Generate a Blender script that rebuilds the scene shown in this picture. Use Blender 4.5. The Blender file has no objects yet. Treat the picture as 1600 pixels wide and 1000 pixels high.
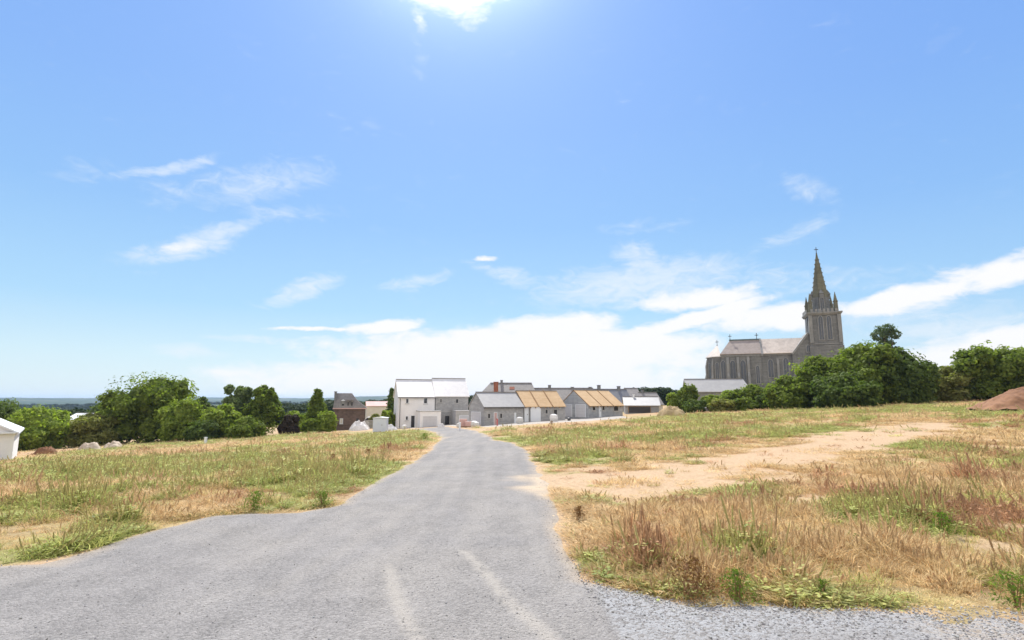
import bpy, math, random
import numpy as np
from mathutils import Vector, Matrix
from mathutils.geometry import delaunay_2d_cdt

# ------------------------------------------------------------------ camera, world, sun, exposure
SC = bpy.context.scene
COL = SC.collection
F = 850.0                                   # focal length in photo pixels (photo 1600 x 1000)
PITCH = math.atan(125.0 / F)
CAMZ = 2.5
SUN_EL = math.radians(50)
SUN_AZ = math.radians(-6.5)                 # from +Y towards +X
EXPOSURE = 0.95
SKY_STRENGTH = 0.135
SUN_STRENGTH = 3.3

cd = bpy.data.cameras.new('camera'); cam = bpy.data.objects.new('camera', cd); COL.objects.link(cam)
cd.sensor_width = 36; cd.lens = 36 * F / 1600; cd.clip_end = 30000; cd.clip_start = 0.1
cam.location = (0, 0, CAMZ); cam.rotation_euler = (math.pi / 2 + PITCH, 0, 0)
SC.camera = cam
SC.view_settings.view_transform = 'Standard'; SC.view_settings.look = 'None'
SC.view_settings.exposure = EXPOSURE; SC.view_settings.gamma = 1
SC.view_settings.use_curve_mapping = False
SC.cycles.max_bounces = 6; SC.cycles.volume_bounces = 0
SC.cycles.transparent_max_bounces = 8

CP, SP = math.cos(PITCH), math.sin(PITCH)
def ray(px, py):
    u = (px - 800) / F; v = (500 - py) / F
    return u, CP - v * SP, SP + v * CP
def at(px, py, Y):                          # world point seen at photo pixel, at forward distance Y
    a, b, c = ray(px, py)
    return a / b * Y, Y, CAMZ + c / b * Y
def zrow(px, py, Y): return at(px, py, Y)[2]
def azel(px, py):
    a, b, c = ray(px, py); return math.atan2(a, b), math.atan2(c, math.hypot(a, b))

sd = bpy.data.lights.new('sun', 'SUN'); sun = bpy.data.objects.new('sun', sd); COL.objects.link(sun)
sd.energy = SUN_STRENGTH; sd.angle = math.radians(0.53); sd.color = (1.0, 0.955, 0.88)
sdir = Vector((math.sin(SUN_AZ) * math.cos(SUN_EL), math.cos(SUN_AZ) * math.cos(SUN_EL), math.sin(SUN_EL)))
sun.rotation_euler = sdir.to_track_quat('Z', 'Y').to_euler(); sun.location = (0, 0, 60)

class NT:                                   # tiny node helper
    def __init__(s, tree): s.t = tree; tree.nodes.clear()
    def n(s, typ, **kw):
        nd = s.t.nodes.new(typ)
        for k, v in kw.items(): setattr(nd, k, v)
        return nd
    def l(s, a, b): s.t.links.new(a, b)
    def put(s, sock, v):
        if isinstance(v, bpy.types.NodeSocket): s.l(v, sock)
        else: sock.default_value = v
    def m(s, op, a, b=0.0, c=None, clamp=False):
        nd = s.n('ShaderNodeMath', operation=op, use_clamp=clamp)
        s.put(nd.inputs[0], a); s.put(nd.inputs[1], b)
        if c is not None: s.put(nd.inputs[2], c)
        return nd.outputs[0]
    def mix(s, f, a, b, bt='MIX'):
        nd = s.n('ShaderNodeMix', data_type='RGBA', blend_type=bt)
        s.put(nd.inputs[0], f)
        s.put(nd.inputs[6], a if isinstance(a, bpy.types.NodeSocket) else (*a, 1))
        s.put(nd.inputs[7], b if isinstance(b, bpy.types.NodeSocket) else (*b, 1))
        return nd.outputs[2]
    def noise(s, vec, scale, detail=4, rough=.55, dist=0.0):
        nd = s.n('ShaderNodeTexNoise'); nd.inputs['Scale'].default_value = scale
        nd.inputs['Detail'].default_value = detail; nd.inputs['Roughness'].default_value = rough
        nd.inputs['Distortion'].default_value = dist
        if vec is not None: s.l(vec, nd.inputs['Vector'])
        return nd
    def step(s, v, a, b):                   # smoothstep
        nd = s.n('ShaderNodeMapRange', interpolation_type='SMOOTHSTEP')
        s.put(nd.inputs[0], v); nd.inputs[1].default_value = a; nd.inputs[2].default_value = b
        return nd.outputs[0]

world = bpy.data.worlds.new('World'); SC.world = world; world.use_nodes = True
def build_world():
    w = NT(world.node_tree)
    out = w.n('ShaderNodeOutputWorld'); bg = w.n('ShaderNodeBackground')
    bg.inputs['Strength'].default_value = SKY_STRENGTH
    sky = w.n('ShaderNodeTexSky', sky_type='NISHITA'); sky.sun_disc = False
    sky.sun_elevation = SUN_EL; sky.sun_rotation = SUN_AZ
    sky.altitude = 0; sky.air_density = 1.0; sky.dust_density = 0.6; sky.ozone_density = 2.2
    tc = w.n('ShaderNodeTexCoord'); gen = tc.outputs['Generated']
    sep = w.n('ShaderNodeSeparateXYZ'); w.l(gen, sep.inputs[0])
    az0 = w.m('ARCTAN2', sep.outputs[0], sep.outputs[1]); el0 = w.m('ARCSINE', sep.outputs[2])
    mp = w.n('ShaderNodeMapping'); w.l(gen, mp.inputs[0]); mp.inputs['Scale'].default_value = (1, 1, 2.4)
    wn = w.noise(mp.outputs[0], 7, 5, .6)
    wc = w.n('ShaderNodeSeparateColor'); w.l(wn.outputs['Color'], wc.inputs[0])
    az = w.m('ADD', az0, w.m('MULTIPLY', w.m('SUBTRACT', wc.outputs[0], .5), .13))
    el = w.m('ADD', el0, w.m('MULTIPLY', w.m('SUBTRACT', wc.outputs[1], .5), .035))
    def field(items):
        tot = None
        for (x0, y0, x1, y1, h, s) in items:
            a0, e0 = azel(x0, y0); a1, e1 = azel(x1, y1)
            ca, ce = (a0 + a1) / 2, (e0 + e1) / 2
            L = math.hypot(a1 - a0, e1 - e0) / 2 + h / F; t = math.atan2(e1 - e0, a1 - a0); H = h / F
            c, sn = math.cos(t), math.sin(t)
            da = w.m('SUBTRACT', az, ca); de = w.m('SUBTRACT', el, ce)
            p = w.m('MULTIPLY_ADD', da, c / L, w.m('MULTIPLY', de, sn / L))
            q = w.m('MULTIPLY_ADD', da, -sn / H, w.m('MULTIPLY', de, c / H))
            r = w.m('MULTIPLY_ADD', p, p, w.m('MULTIPLY', q, q))
            g = w.m('MULTIPLY', w.m('SUBTRACT', 1, w.m('MULTIPLY', r, .5), clamp=True), s)
            tot = g if tot is None else w.m('MAXIMUM', tot, g)
        return tot
    dense = [(420, 592, 1090, 600, 38, 1.15), (560, 552, 1080, 550, 40, 1.15), (470, 578, 700, 565, 16, .85), (545, 516, 640, 508, 13, .95),
             (790, 520, 950, 508, 26, 1), (960, 535, 1220, 460, 15, 1), (1020, 472, 1170, 455, 17, 1),
             (1120, 508, 1330, 478, 19, 1), (1330, 480, 1500, 450, 17, 1), (1470, 445, 1660, 400, 20, 1),
             (1440, 556, 1700, 525, 22, .95), (1300, 575, 1500, 560, 18, .8),
             (650, -14, 780, -24, 36, .8), (640, 14, 650, 40, 16, .55), (700, 20, 775, 8, 24, .6),  # sun glare drawn as bright cloud patches
             (410, 511, 560, 514, 4, .8), (745, 400, 780, 402, 5, .7), (250, 386, 320, 381, 9, .6)]
    wisp = [(225, 400, 380, 360, 16, .9), (205, 278, 330, 248, 8, .9), (300, 300, 500, 270, 26, .6), (380, 330, 500, 335, 14, .5),
            (430, 468, 515, 440, 15, .9), (760, 420, 850, 452, 14, .7), (880, 455, 1120, 425, 30, .95), (985, 395, 1030, 420, 18, .8),
            (1190, 385, 1280, 345, 12, .6), (1235, 285, 1290, 310, 14, .5), (230, 545, 340, 552, 8, .8), (330, 525, 460, 530, 6, .6),
            (1130, 500, 1650, 480, 22, .6), (1380, 520, 1640, 495, 14, .8), (940, 360, 1060, 350, 12, .35), (590, 455, 690, 430, 10, .6),
            (100, 275, 200, 270, 14, .3), (520, 180, 600, 205, 12, .3), (640, 60, 660, 120, 8, .35), (1020, 440, 1400, 430, 18, .5)]
    n1 = w.noise(mp.outputs[0], 9, 9, .62, .3); n2 = w.noise(mp.outputs[0], 20, 8, .65, 1.2)
    fd = w.m('ADD', field(dense), w.m('ADD', w.m('MULTIPLY', w.m('SUBTRACT', n1.outputs[0], .5), 1.25), w.m('MULTIPLY', w.m('SUBTRACT', n2.outputs[0], .5), .55)))
    md = w.step(fd, .28, .82)
    fw = w.m('ADD', field(wisp), w.m('MULTIPLY', w.m('SUBTRACT', n2.outputs[0], .5), 1.5))
    mw = w.m('MULTIPLY', w.step(fw, .1, 1.25), .75)
    # thin veil near the skyline below the clouds
    veil = w.m('MULTIPLY', w.step(el0, .17, -.01), .42)
    # glow of the sun's glare, painted into the sky around its direction
    sv = w.n('ShaderNodeVectorMath', operation='DOT_PRODUCT'); w.l(gen, sv.inputs[0]); sv.inputs[1].default_value = sdir
    aur = w.m('POWER', w.m('MAXIMUM', sv.outputs['Value'], 0), 52)
    aur2 = w.m('MULTIPLY', w.m('POWER', w.m('MAXIMUM', sv.outputs['Value'], 0), 150), 6.0)
    k = 1.0 / (SKY_STRENGTH * 2 ** EXPOSURE)
    hs = w.n('ShaderNodeHueSaturation'); w.l(sky.outputs[0], hs.inputs['Color'])
    hs.inputs['Saturation'].default_value = 1.0; hs.inputs['Value'].default_value = 1.0
    rp = w.n('ShaderNodeValToRGB'); w.l(w.m('MULTIPLY', el0, 1 / 1.2), rp.inputs[0]); e_ = rp.color_ramp.elements
    stops = [(0, (.76, .88, .93)), (.06, (.64, .84, .94)), (.13, (.42, .70, .955)), (.26, (.29, .55, .945)), (.40, (.24, .47, .945)), (.58, (.20, .41, .93)), (1, (.16, .33, .85))]
    e_[0].position, e_[1].position = stops[0][0], stops[-1][0]
    for p_, c_ in stops[1:-1]: e_.new(p_)
    for el_, (p_, c_) in zip(e_, stops): el_.color = (*c_, 1)
    rs = w.n('ShaderNodeVectorMath', operation='SCALE'); w.l(rp.outputs[0], rs.inputs[0]); rs.inputs['Scale'].default_value = k
    nsc = w.n('ShaderNodeVectorMath', operation='SCALE'); w.l(hs.outputs[0], nsc.inputs[0]); nsc.inputs['Scale'].default_value = .6
    c = w.mix(.12, rs.outputs[0], nsc.outputs[0])
    c = w.mix(w.m('MULTIPLY', w.step(az0, .2, .9), .12), c, tuple(k * v for v in (.12, .32, .88)))
    # bright cloud added to the unseen sky behind the viewer, to fill shaded walls
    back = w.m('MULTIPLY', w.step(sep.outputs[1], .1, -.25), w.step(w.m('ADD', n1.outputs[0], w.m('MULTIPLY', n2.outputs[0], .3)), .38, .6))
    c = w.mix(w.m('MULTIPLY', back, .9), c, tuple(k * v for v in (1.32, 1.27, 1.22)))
    c = w.mix(mw, c, tuple(k * v for v in (.88, .94, 1.0)))
    c = w.mix(md, c, tuple(k * v for v in (1.0, 1.0, 1.02)))
    c = w.mix(w.m('ADD', w.m('MULTIPLY', aur, .16), aur2), c, tuple(k * v for v in (.95, .98, 1.0)), 'ADD') if False else c
    gl = w.n('ShaderNodeVectorMath', operation='SCALE'); gl.inputs[0].default_value = tuple(k * v for v in (.85, .95, 1.0))
    w.l(w.m('ADD', w.m('ADD', w.m('MULTIPLY', aur, .42), w.m('MULTIPLY', aur2, .8)), w.m('MULTIPLY', w.m('POWER', w.m('MAXIMUM', sv.outputs['Value'], 0), 9), .10)), gl.inputs['Scale'])
    ad = w.n('ShaderNodeVectorMath', operation='ADD'); w.l(c, ad.inputs[0]); w.l(gl.outputs[0], ad.inputs[1])
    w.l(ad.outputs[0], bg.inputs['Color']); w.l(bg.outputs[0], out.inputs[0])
build_world()

# ------------------------------------------------------------------ numpy noise, terrain, cover
RT = np.random.RandomState(7).rand(512, 512)
def vnoise(x, y):
    x = np.asarray(x, float); y = np.asarray(y, float)
    xi = np.floor(x).astype(int); yi = np.floor(y).astype(int); fx = x - xi; fy = y - yi
    fx = fx * fx * (3 - 2 * fx); fy = fy * fy * (3 - 2 * fy)
    g = lambda i, j: RT[i % 512, j % 512]
    return (g(xi, yi) * (1 - fx) + g(xi + 1, yi) * fx) * (1 - fy) + (g(xi, yi + 1) * (1 - fx) + g(xi + 1, yi + 1) * fx) * fy
def fbm(x, y, s, o=4):
    t = 0; a = .5; n = 0
    for k in range(o):
        t = t + a * vnoise(x / s + 31.7 * k, y / s + 17.3 * k); n += a; a *= .55; s = s / 2.03
    return t / n
def sm(t): t = np.clip(t, 0, 1); return t * t * (3 - 2 * t)
def ter(x, y):
    x = np.asarray(x, float); y = np.asarray(y, float)
    xe = 150 * np.tanh(x / 150)
    s = .22 + .78 * sm((y - 4) / 52)
    yl = 130 * np.tanh(np.maximum(y, -30) / 130)
    z = .055 * xe * s - .0165 * yl
    z = z + .07 * np.sin(x * .31 + 1) * np.sin(y * .23 + .4) * sm((np.hypot(x, y) - 9) / 25)
    r = np.hypot(x, y)
    wv = sm((r - 175) / 300)
    val = -15 + 7 * np.sin(x / 260 + 1) * np.sin(y / 330)
    return z * (1 - wv) + val * wv
def tz(x, y): return float(ter(x, y))
def hit(px, py):                            # ground point seen at a photo pixel
    a, b, c = ray(px, py); t0 = 1.0; t = 1.0
    while t < 400:
        if CAMZ + c * t < tz(a * t, b * t): break
        t0 = t; t *= 1.02
    for _ in range(30):
        m = (t0 + t) / 2
        if CAMZ + c * m < tz(a * m, b * m): t = m
        else: t0 = m
    return a * t, b * t
def poly(pts): return np.array([hit(*p) for p in pts])
def sdf(P, x, y):                           # signed distance to polygon, negative inside
    x = np.asarray(x, float); y = np.asarray(y, float)
    d = np.full(x.shape, 1e9); ins = np.zeros(x.shape, bool)
    for i in range(len(P)):
        ax, ay = P[i - 1]; bx, by = P[i]
        ex, ey = bx - ax, by - ay
        t = np.clip(((x - ax) * ex + (y - ay) * ey) / (ex * ex + ey * ey + 1e-12), 0, 1)
        d = np.minimum(d, np.hypot(x - ax - t * ex, y - ay - t * ey))
        c = ((ay > y) != (by > y)) & (x < (bx - ax) * (y - ay) / (by - ay + 1e-15) + ax)
        ins ^= c
    return np.where(ins, -d, d)

L_EDGE = [(0, 886), (60, 880), (150, 857), (250, 826), (330, 806), (400, 801), (470, 801), (520, 790), (560, 767), (600, 746),
          (640, 723), (668, 705), (682, 693), (686, 685), (680, 677), (664, 673), (640, 671)]
R_EDGE = [(700, 666), (745, 673), (768, 680), (772, 687), (800, 692), (818, 699), (833, 715), (848, 742), (858, 766), (868, 795), (882, 835),
          (900, 878), (925, 902), (1000, 920), (1080, 940), (1200, 948), (1400, 955), (1600, 968)]
Lw = [hit(*p) for p in L_EDGE]; Rw = [hit(*p) for p in R_EDGE]
def ragged(pts, amp, seed):
    out = []; rr = random.Random(seed)
    for i in range(len(pts) - 1):
        a = np.array(pts[i]); b = np.array(pts[i + 1]); L = np.hypot(*(b - a)); k = max(1, int(L / .35))
        nrm = np.array([-(b - a)[1], (b - a)[0]]) / (L + 1e-9)
        for j in range(k):
            p = a + (b - a) * j / k
            q = (float(fbm(p[0], p[1], 1.2, 3)) - .5) * 2 * amp + rr.uniform(-.03, .03)
            out.append(tuple(p + nrm * q))
    out.append(tuple(pts[-1])); return out
ROAD = ragged([(-45, 4.5), (-18, 6.6)] + Lw, .28, 1) + ragged(Rw + [(14, 5.2), (22, 4.4), (45, 2.5)], .28, 2) + [(45, -14), (-45, -14)]
ROADP = np.array(ROAD)
SAND = poly([(862, 745), (960, 737), (1100, 713), (1240, 690), (1350, 667), (1470, 661), (1500, 670), (1360, 704), (1240, 738), (1090, 768), (980, 792), (900, 806), (884, 812), (866, 775)])
SPILL = poly([(815, 752), (835, 742), (862, 748), (870, 775), (850, 778), (822, 768)])
GREENS = [poly([(0, 728), (300, 712), (620, 684), (684, 678), (684, 690), (500, 722), (300, 752), (0, 764)]),
          poly([(775, 681), (1000, 652), (1300, 640), (1600, 636), (1600, 652), (1400, 655), (1200, 682), (1000, 692), (900, 706), (820, 700)]),
          poly([(892, 840), (925, 855), (1000, 885), (1080, 905), (1120, 930), (1150, 946), (1000, 922), (905, 885)]),
          poly([(1380, 905), (1500, 880), (1600, 895), (1640, 965), (1400, 945)]),
          poly([(-80, 830), (60, 830), (150, 850), (60, 878), (-80, 900)]),
          poly([(370, 740), (560, 720), (560, 770), (420, 795), (370, 795)])]
SITE = [poly([(540, 676), (640, 671), (700, 671), (760, 676), (880, 666), (1000, 657), (975, 646), (740, 656), (560, 660)]),
        poly([(-60, 728), (120, 703), (300, 688), (560, 673), (560, 660), (300, 676), (100, 690), (-60, 700)])]
def cover(x, y):                            # green 0..1, red 0..1, sand 0..1
    n1 = fbm(x + 200, y, 5.5, 4); n2 = fbm(x, y + 300, 3.0, 4); n3 = fbm(x + 90, y + 70, 2.0, 4)
    g = (n1 - .50) * 3.0 + .20 + (n2 - .5) * 1.8 - .20 * sm((x - 2) / 4) * sm((26 - y) / 8) + .08 * (x < 0)
    for P in GREENS: g = g + .5 * sm((.9 - sdf(P, x, y)) / 2.4)
    red = sm((n2 - .5 + (n3 - .5) * .6) * 4 + .18)
    sand = sm((.8 - sdf(SAND, x, y) + (n3 - .5) * 5.5) / 1.3)
    for P in SITE: sand = np.maximum(sand, .7 * sm((.3 - sdf(P, x, y) + (n3 - .5) * 4) / 2))
    e = sdf(ROADP, x, y); sand = np.maximum(sand, sm((np.where(x < 0, .10, .30) - e + (n3 - .5) * .9) / .35) * (e > -.5))
    far = sm((fbm(x + 33, y + 11, 1.5, 4) - .56) * 8); sand = np.maximum(sand, far * .7)
    g = np.clip(g, 0, 1) * (1 - .6 * sand)
    return g, red, np.clip(sand, 0, 1)

# ------------------------------------------------------------------ object helpers
def tag(o, label=None, cat=None, group=None, kind=None):
    if label: o['label'] = label
    if cat: o['category'] = cat
    if group: o['group'] = group
    if kind: o['kind'] = kind
    return o
def link(name, me, m, parent=None):
    o = bpy.data.objects.new(name, me); COL.objects.link(o)
    if m: 
        for mm in (m if isinstance(m, (list, tuple)) else [m]): me.materials.append(mm)
    if parent is not None: o.parent = parent
    return o
def npmesh(name, V, Fc, fs=None):           # Fc: (n,k) array
    me = bpy.data.meshes.new(name); V = np.asarray(V, np.float32); Fc = np.asarray(Fc, np.int32)
    n, k = Fc.shape
    me.vertices.add(len(V)); me.vertices.foreach_set('co', V.ravel())
    me.loops.add(n * k); me.loops.foreach_set('vertex_index', Fc.ravel())
    me.polygons.add(n); me.polygons.foreach_set('loop_start', np.arange(0, n * k, k, dtype=np.int32))
    me.update(calc_edges=True); me.validate(); return me
class Fr:                                   # a local frame: x along the front, y to the back, z up
    def __init__(s, o, r):
        s.o = Vector(o); s.r = Vector((r[0], r[1], 0)).normalized(); s.d = Vector((-s.r.y, s.r.x, 0))
    def p(s, x, y, z): return s.o + s.r * x + s.d * y + Vector((0, 0, z))
class MB:
    def __init__(s, fr=None): s.v = []; s.f = []; s.fr = fr; s.mi = []
    def vs(s, pts):
        i = len(s.v)
        for p in pts: s.v.append(s.fr.p(*p) if s.fr else Vector(p))
        return i
    def face(s, pts, mi=0): i = s.vs(pts); s.f.append(tuple(range(i, i + len(pts)))); s.mi.append(mi)
    def box(s, x0, x1, y0, y1, z0, z1, mi=0):
        i = s.vs([(x0, y0, z0), (x1, y0, z0), (x1, y1, z0), (x0, y1, z0), (x0, y0, z1), (x1, y0, z1), (x1, y1, z1), (x0, y1, z1)])
        for q in ((0, 3, 2, 1), (4, 5, 6, 7), (0, 1, 5, 4), (1, 2, 6, 5), (2, 3, 7, 6), (3, 0, 4, 7)):
            s.f.append(tuple(i + a for a in q)); s.mi.append(mi)
    def prism(s, prof, y0, y1, axis='y'):   # profile in (x,z) extruded along y, or (y,z) along x
        g = (lambda a, b, t: (a, t, b)) if axis == 'y' else (lambda a, b, t: (t, a, b))
        n = len(prof); i = s.vs([g(a, b, y0) for a, b in prof] + [g(a, b, y1) for a, b in prof])
        s.f.append(tuple(i + k for k in range(n))); s.f.append(tuple(i + n + k for k in reversed(range(n)))); s.mi += [0, 0]
        for k in range(n):
            k2 = (k + 1) % n; s.f.append((i + k, i + n + k, i + n + k2, i + k2)); s.mi.append(0)
    def loft(s, A, B, cap=True):            # two rings of points with the same count
        n = len(A); i = s.vs(list(A) + list(B))
        for k in range(n): k2 = (k + 1) % n; s.f.append((i + k, i + k2, i + n + k2, i + n + k)); s.mi.append(0)
        if cap: s.f.append(tuple(i + k for k in reversed(range(n)))); s.f.append(tuple(i + n + k for k in range(n))); s.mi += [0, 0]
    def cone(s, A, tip):
        n = len(A); i = s.vs(list(A) + [tip])
        for k in range(n): s.f.append((i + k, i + (k + 1) % n, i + n)); s.mi.append(0)
        s.f.append(tuple(i + k for k in reversed(range(n)))); s.mi.append(0)
    def cyl(s, x, y, z0, z1, r, n=8, r2=None):
        r2 = r if r2 is None else r2
        c = lambda rr, z: [(x + rr * math.cos(2 * math.pi * (k + .5) / n), y + rr * math.sin(2 * math.pi * (k + .5) / n), z) for k in range(n)]
        s.loft(c(r, z0), c(r2, z1))
    def build(s, name, m, parent=None, smooth=False):
        me = bpy.data.meshes.new(name); me.from_pydata([tuple(v) for v in s.v], [], s.f)
        import bmesh
        bm = bmesh.new(); bm.from_mesh(me); bmesh.ops.recalc_face_normals(bm, faces=bm.faces); bm.to_mesh(me); bm.free()
        if any(s.mi): me.polygons.foreach_set('material_index', s.mi)
        o = link(name, me, m, None)
        if parent is not None:
            me.transform(Matrix.Translation(-wloc(parent))); o.parent = parent
        return o
def wloc(o):
    v = Vector((0, 0, 0))
    while o is not None: v = v + o.location; o = o.parent
    return v
def empty(name, loc):
    o = bpy.data.objects.new(name, None); COL.objects.link(o); o.location = loc; o.empty_display_size = .3
    return o

# ------------------------------------------------------------------ materials
def pmat(name, c1, c2, scale=3, rough=.8, bump=.15, spec=.3, brick=None, stripe=None, streak=0, detail=6):
    m = bpy.data.materials.new(name); m.use_nodes = True; t = NT(m.node_tree)
    o = t.n('ShaderNodeOutputMaterial'); b = t.n('ShaderNodeBsdfPrincipled'); t.l(b.outputs[0], o.inputs[0])
    tc = t.n('ShaderNodeTexCoord'); co = tc.outputs['Object']
    n = t.noise(co, scale, detail, .6); n2 = t.noise(co, scale * .17 + .05, 3, .5)
    col = t.mix(t.step(t.m('ADD', t.m('MULTIPLY', n.outputs[0], .55), t.m('MULTIPLY', n2.outputs[0], .45)), .3, .7), c1, c2)
    h = n.outputs[0]
    if brick:
        bw, bh, mort, jc = brick
        sp = t.n('ShaderNodeSeparateXYZ'); t.l(co, sp.inputs[0])
        cb = t.n('ShaderNodeCombineXYZ'); t.l(t.m('ADD', sp.outputs[0], t.m('MULTIPLY', sp.outputs[1], 1.0)), cb.inputs[0]); t.l(sp.outputs[2], cb.inputs[1])
        br = t.n('ShaderNodeTexBrick'); t.l(cb.outputs[0], br.inputs[0]); br.inputs['Scale'].default_value = 1
        br.inputs['Brick Width'].default_value = bw; br.inputs['Row Height'].default_value = bh; br.inputs['Mortar Size'].default_value = mort
        br.inputs['Color1'].default_value = (.82, .82, .82, 1); br.inputs['Color2'].default_value = (1.12, 1.1, 1.08, 1)
        br.inputs['Mortar'].default_value = (*jc, 1); col = t.mix(1, col, br.outputs[0], 'MULTIPLY')
    if stripe:
        sp = t.n('ShaderNodeSeparateXYZ'); t.l(co, sp.inputs[0])
        v = t.m('FRACT', t.m('MULTIPLY', sp.outputs[2], 1 / stripe[0])); msk = t.step(v, .0, stripe[1])
        col = t.mix(t.m('SUBTRACT', 1, msk), col, stripe[2])
    if streak:
        mp = t.n('ShaderNodeMapping'); t.l(co, mp.inputs[0]); mp.inputs['Scale'].default_value = (1.2, 1.2, .18)
        sn = t.noise(mp.outputs[0], 1.5, 5, .6); col = t.mix(t.m('MULTIPLY', t.step(sn.outputs[0], .5, .75), streak), col, tuple(v * .45 for v in c1))
    t.l(col, b.inputs['Base Color']); b.inputs['Roughness'].default_value = rough; b.inputs['Specular IOR Level'].default_value = spec
    if bump:
        bp = t.n('ShaderNodeBump'); bp.inputs['Strength'].default_value = bump; bp.inputs['Distance'].default_value = .05
        t.l(h, bp.inputs['Height']); t.l(bp.outputs[0], b.inputs['Normal'])
    return m
def leafmat(name, c1, c2, trans=.35, attr='v', inst=False):
    m = bpy.data.materials.new(name); m.use_nodes = True; t = NT(m.node_tree)
    o = t.n('ShaderNodeOutputMaterial'); b = t.n('ShaderNodeBsdfPrincipled'); tr = t.n('ShaderNodeBsdfTranslucent'); mx = t.n('ShaderNodeMixShader')
    a = t.n('ShaderNodeAttribute'); a.attribute_name = attr
    col = t.mix(a.outputs['Fac'], c1, c2)
    t.l(col, b.inputs['Base Color']); b.inputs['Roughness'].default_value = .75; b.inputs['Specular IOR Level'].default_value = .12
    tcol = t.mix(1, col, (1.15, 1.35, .5), 'MULTIPLY'); t.l(tcol, tr.inputs[0]); mx.inputs[0].default_value = trans
    t.l(b.outputs[0], mx.inputs[1]); t.l(tr.outputs[0], mx.inputs[2]); t.l(mx.outputs[0], o.inputs[0]); return m

M = {}
M['block'] = pmat('grey_block', (.35, .345, .345), (.44, .435, .43), 2, .9, .3, brick=(.5, .2, .015, (.75, .75, .75)), streak=.25)
M['block_blue'] = pmat('pale_block', (.33, .34, .36), (.41, .42, .43), 2, .9, .3, brick=(.5, .2, .015, (.8, .8, .8)), streak=.2)
M['render'] = pmat('white_render', (.76, .74, .73), (.82, .80, .79), 1.2, .9, .1, streak=.12)
M['concrete'] = pmat('concrete', (.38, .37, .35), (.5, .48, .46), 3, .9, .2)
M['pale_slate'] = pmat('pale_slate', (.66, .63, .60), (.78, .75, .71), 1.4, .36, .05, .9, stripe=(.28, .1, (.62, .59, .56)))
M['mid_slate'] = pmat('mid_slate', (.31, .30, .29), (.39, .38, .365), 1.4, .55, .05, .5, stripe=(.28, .1, (.27, .27, .27)))
M['grey_slate'] = pmat('grey_slate', (.18, .165, .155), (.27, .25, .235), 2.5, .65, .1, .3, stripe=(.3, .14, (.13, .12, .115)), streak=.3)
M['old_slate'] = pmat('old_slate', (.13, .13, .14), (.20, .20, .205), 2.5, .5, .1, .6, stripe=(.3, .14, (.09, .09, .1)), streak=.35)
M['dark'] = pmat('dark_opening', (.02, .02, .025), (.035, .035, .04), 2, .25, 0, .5)
M['glass'] = pmat('window_glass', (.03, .035, .045), (.05, .055, .07), 1, .08, 0, .7)
M['osb'] = pmat('wood_boards', (.50, .33, .17), (.60, .42, .24), 2.2, .75, .1, stripe=(.62, .06, (.38, .24, .12)))
M['timber'] = pmat('roof_timber', (.26, .15, .07), (.36, .22, .11), 4, .8, .2)
M['white'] = pmat('white_panel', (.70, .72, .75), (.78, .79, .8), 1, .5, .03)
M['garage'] = pmat('garage_panel', (.52, .51, .52), (.6, .59, .6), 1, .5, .03, stripe=(.5, .07, (.36, .36, .37)))
M['redbrick'] = pmat('red_brick', (.24, .09, .06), (.34, .14, .09), 3, .9, .3, brick=(.22, .075, .01, (.9, .9, .9)))
M['brown'] = pmat('brown_stone', (.115, .085, .075), (.18, .13, .11), 2.5, .9, .4, brick=(.5, .22, .02, (1.1, 1.05, 1.0)), streak=.2)
M['stone'] = pmat('church_stone', (.145, .148, .15), (.225, .228, .225), 1.8, .9, .5, brick=(.7, .33, .02, (.8, .8, .8)), streak=.45)
M['lightstone'] = pmat('dressed_stone', (.20, .20, .195), (.29, .288, .28), 2, .85, .3, streak=.4)
M['spire'] = pmat('spire_stone', (.11, .108, .075), (.20, .19, .135), 1.4, .9, .5, stripe=(.5, .12, (.09, .085, .06)), streak=.4)
M['church_slate'] = pmat('church_slate', (.24, .185, .145), (.37, .30, .245), 1.1, .42, .1, .7, stripe=(.3, .1, (.2, .18, .16)), streak=.3)
M['church_slate_pale'] = pmat('church_slate_pale', (.48, .40, .32), (.72, .62, .52), 1.1, .4, .1, .7, stripe=(.3, .1, (.3, .27, .24)), streak=.25)
M['lead'] = pmat('lead', (.09, .13, .14), (.15, .19, .2), 3, .5, .1)
M['metal'] = pmat('dark_metal', (.04, .04, .045), (.08, .08, .085), 3, .5, .1)
M['bark'] = pmat('bark', (.07, .05, .035), (.15, .115, .085), 6, .9, .6)
M['bluebox'] = pmat('pale_blue_sheet', (.55, .60, .68), (.62, .66, .72), 1.2, .5, .04)
M['sandpile'] = pmat('pale_sand', (.42, .34, .25), (.55, .46, .36), 3, .95, .5)
M['rubble'] = pmat('white_rubble', (.55, .52, .50), (.78, .76, .74), 5, .9, .8)
M['redsoil'] = pmat('red_soil', (.15, .07, .035), (.32, .17, .09), 1.4, .95, .8)
M['drygrassmound'] = pmat('dry_mound', (.30, .21, .11), (.42, .32, .17), 2, .95, .8)
M['redplastic'] = pmat('red_plastic', (.45, .10, .10), (.55, .18, .17), 2, .6, .05)
M['pink'] = pmat('pink_brick', (.52, .33, .30), (.62, .43, .39), 3, .8, .1, stripe=(.2, .15, (.4, .22, .2)))
M['cream'] = pmat('cream_render', (.55, .51, .43), (.65, .60, .52), 1, .9, .1)
M['pipe'] = pmat('white_bag', (.50, .49, .47), (.62, .61, .59), 4, .7, .3)
M['stalk'] = pmat('stalk', (.22, .13, .07), (.30, .2, .1), 5, .9, 0)
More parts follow.
